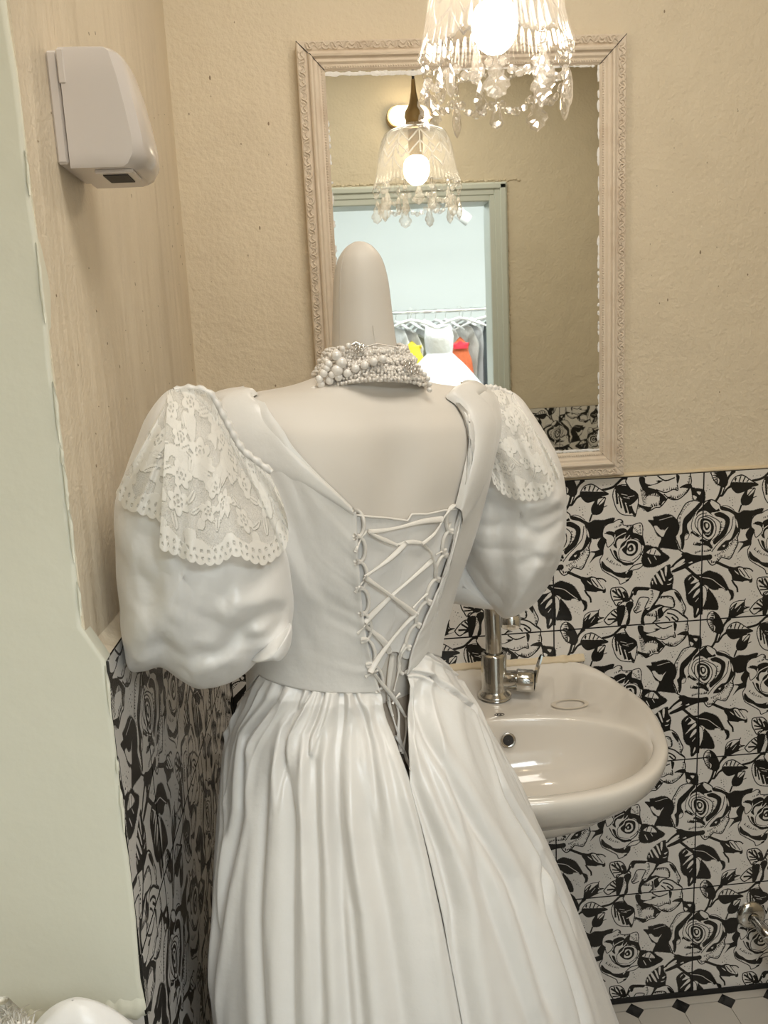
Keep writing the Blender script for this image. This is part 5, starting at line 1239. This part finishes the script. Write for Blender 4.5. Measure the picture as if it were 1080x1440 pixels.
GAR = [(556, 'white', 'white dress on a white hanger at the neck end of the reflected rail', 1.0, .02, 1.15, 0), (572, 'yellow', 'bright yellow garment beside the mannequin neck on the reflected rail', .20, .01, .2, .09), (573, 'pearlgrey', 'grey beaded garment next to the yellow one on the reflected rail', .9, .02, 1.15, .02),
    (584, 'olive', 'olive grey dress between grey and white ones on the reflected rail', .9, .02, 1.15, .05), (596, 'white', 'white dress just left of the big tulle gown on the reflected rail', 1.0, .02, 1.15, 0), (612, 'white', 'white lace dress with broad shoulders above the tulle gown', 1.0, .02, 1.15, 0),
    (626, 'pearlgrey', 'pale grey dress left of the orange garment on the reflected rail', 1.0, .02, 1.15, 0), (638, 'orange', 'orange red garment in the middle of the reflected rail', .26, .02, .25, .08), (650, 'pearlgrey', 'silver grey dress right of the orange garment on the reflected rail', 1.0, .02, 1.15, .0),
    (662, 'white', 'white dress third from the right end of the reflected rail', 1.05, .02, 1.15, 0), (674, 'black', 'black narrow dress near the door frame on the reflected rail', .42, .0, .4, .0), (684, 'white', 'white dress last before the door frame on the reflected rail', 1.05, .02, 1.15, 0)]
for px, col, lab, ln_, wd_, yw, tp_ in GAR: garment(px, col, lab, ln_, wd_, yw, tp_, mats2='red' if col == 'orange' else None, strap=(col in ('orange', 'black', 'yellow')), sw={'orange': .055, 'black': .022, 'yellow': .06}.get(col, .1))
# big tulle gown standing before the rail
YG = -2.75; c0 = beyond(618, 500, YG); c1 = beyond(618, 462, YG); e1 = beyond(690, 545, YG)
tg = thing('tulle_gown', (c0[0], YG, 0), 'full white tulle ball gown with a gathered bodice standing before the reflected rail', 'dress')
b = MB(); A = []
for z, r_ in ((c1[2]+.01, .05), (c1[2], .065), (c1[2]-.05, .075), (c0[2]+.02, .07), (c0[2], .065)): A.append([(c0[0]+r_*math.cos(a), YG+r_*.75*math.sin(a), z+.01*math.cos(2*a)) for a in np.arange(40)*2*math.pi/40])
b.grid(A, cv=True, cap=True); b.obj('bodice', M['g_white'], tg)
b = MB(); A = []
for t in np.linspace(0, 1, 26):
    z = c0[2]*(1-t)+.01; r0 = .065+.13*min(1, t*6)**.8+.42*t; A.append([(c0[0]+r0*math.cos(a)*(1+.05*t*math.sin(a*13+3*math.sin(t*3))+.03*t*math.sin(a*29)), YG+min(1.0, 1.0)*r0*.85*math.sin(a)*(1+.05*t*math.sin(a*13)), z) for a in np.arange(120)*2*math.pi/120])
b.grid(A, cv=True); b.obj('tulle_skirt', M['g_tulle'], tg)

# ---------------------------------------------------------------- white things at the lower left, below the painted wall end
YH = -.95
h1 = at(102, 1407, YH)
hp_ = thing('satin_gown_heap', (h1[0], YH, 0), 'smooth white satin garment standing in a soft peak at the foot of the painted wall', 'garment')
b = MB(); A = []
for t in np.linspace(0, 1, 50)**2.5:
    z = h1[2]*(1-t); r_ = .0005+.21*t**.5+.05*t; A.append([(h1[0]+r_*1.0*math.cos(a)*(1+.04*math.sin(3*a+1)+.03*math.sin(7*a+t*3)), YH+r_*.55*math.sin(a)*(1+.05*math.sin(5*a)), z+.003*math.sin(3*a)*t) for a in np.arange(64)*2*math.pi/64])
b.grid(A, cv=True, cap=True); b.obj('drape', M['satin_cool'], hp_)
YF = -.97; h2 = at(2, 1414, YF)
fg = thing('fringed_lace_garment', (h2[0], YF, 0), 'cream lace garment with a spiky fringe in the lower left corner', 'garment')
b = MB(); A = []
for t in np.linspace(0, 1, 26):
    z = (h2[2]+.004)*(1-t); r_ = .006+.09*t**.5+.05*t; A.append([(h2[0]+r_*math.cos(a), YF+r_*.8*math.sin(a), z+.004*math.sin(5*a)*t) for a in np.arange(48)*2*math.pi/48])
b.grid(A, cv=True, cap=True); b.obj('body', mat('cream_lace_body', (.72, .68, .58), .7, bump=[(120, .004, 5)]), fg)
b = MB(); rnd = random.Random(2)
for k in range(60):
    a = rnd.uniform(math.pi*.9, math.pi*2.3); rr = rnd.uniform(.004, .026); x, y = h2[0]+rr*math.cos(a), YF-abs(rr*.8*math.sin(a)); z = h2[2]-.3*rr; L = rnd.uniform(.003, .009); dx = rnd.uniform(-.006, .012)
    b.tube([(x, y, z-.012), (x+dx*.4, y-.003, z+L*.4), (x+dx, y-.004, z+L)], [.0009, .0006, .0002], 5)
for k in range(26):
    a = rnd.uniform(math.pi, math.pi*2); b.ball((h2[0]+.024*rnd.uniform(-.6, 1)*1, YF-.02*rnd.random()-.01, h2[2]-rnd.uniform(.0, .015)), .0016, 7, 5)
b.obj('fringe', mat('cream_fringe', (.78, .74, .66), .6), fg, kind='stuff')
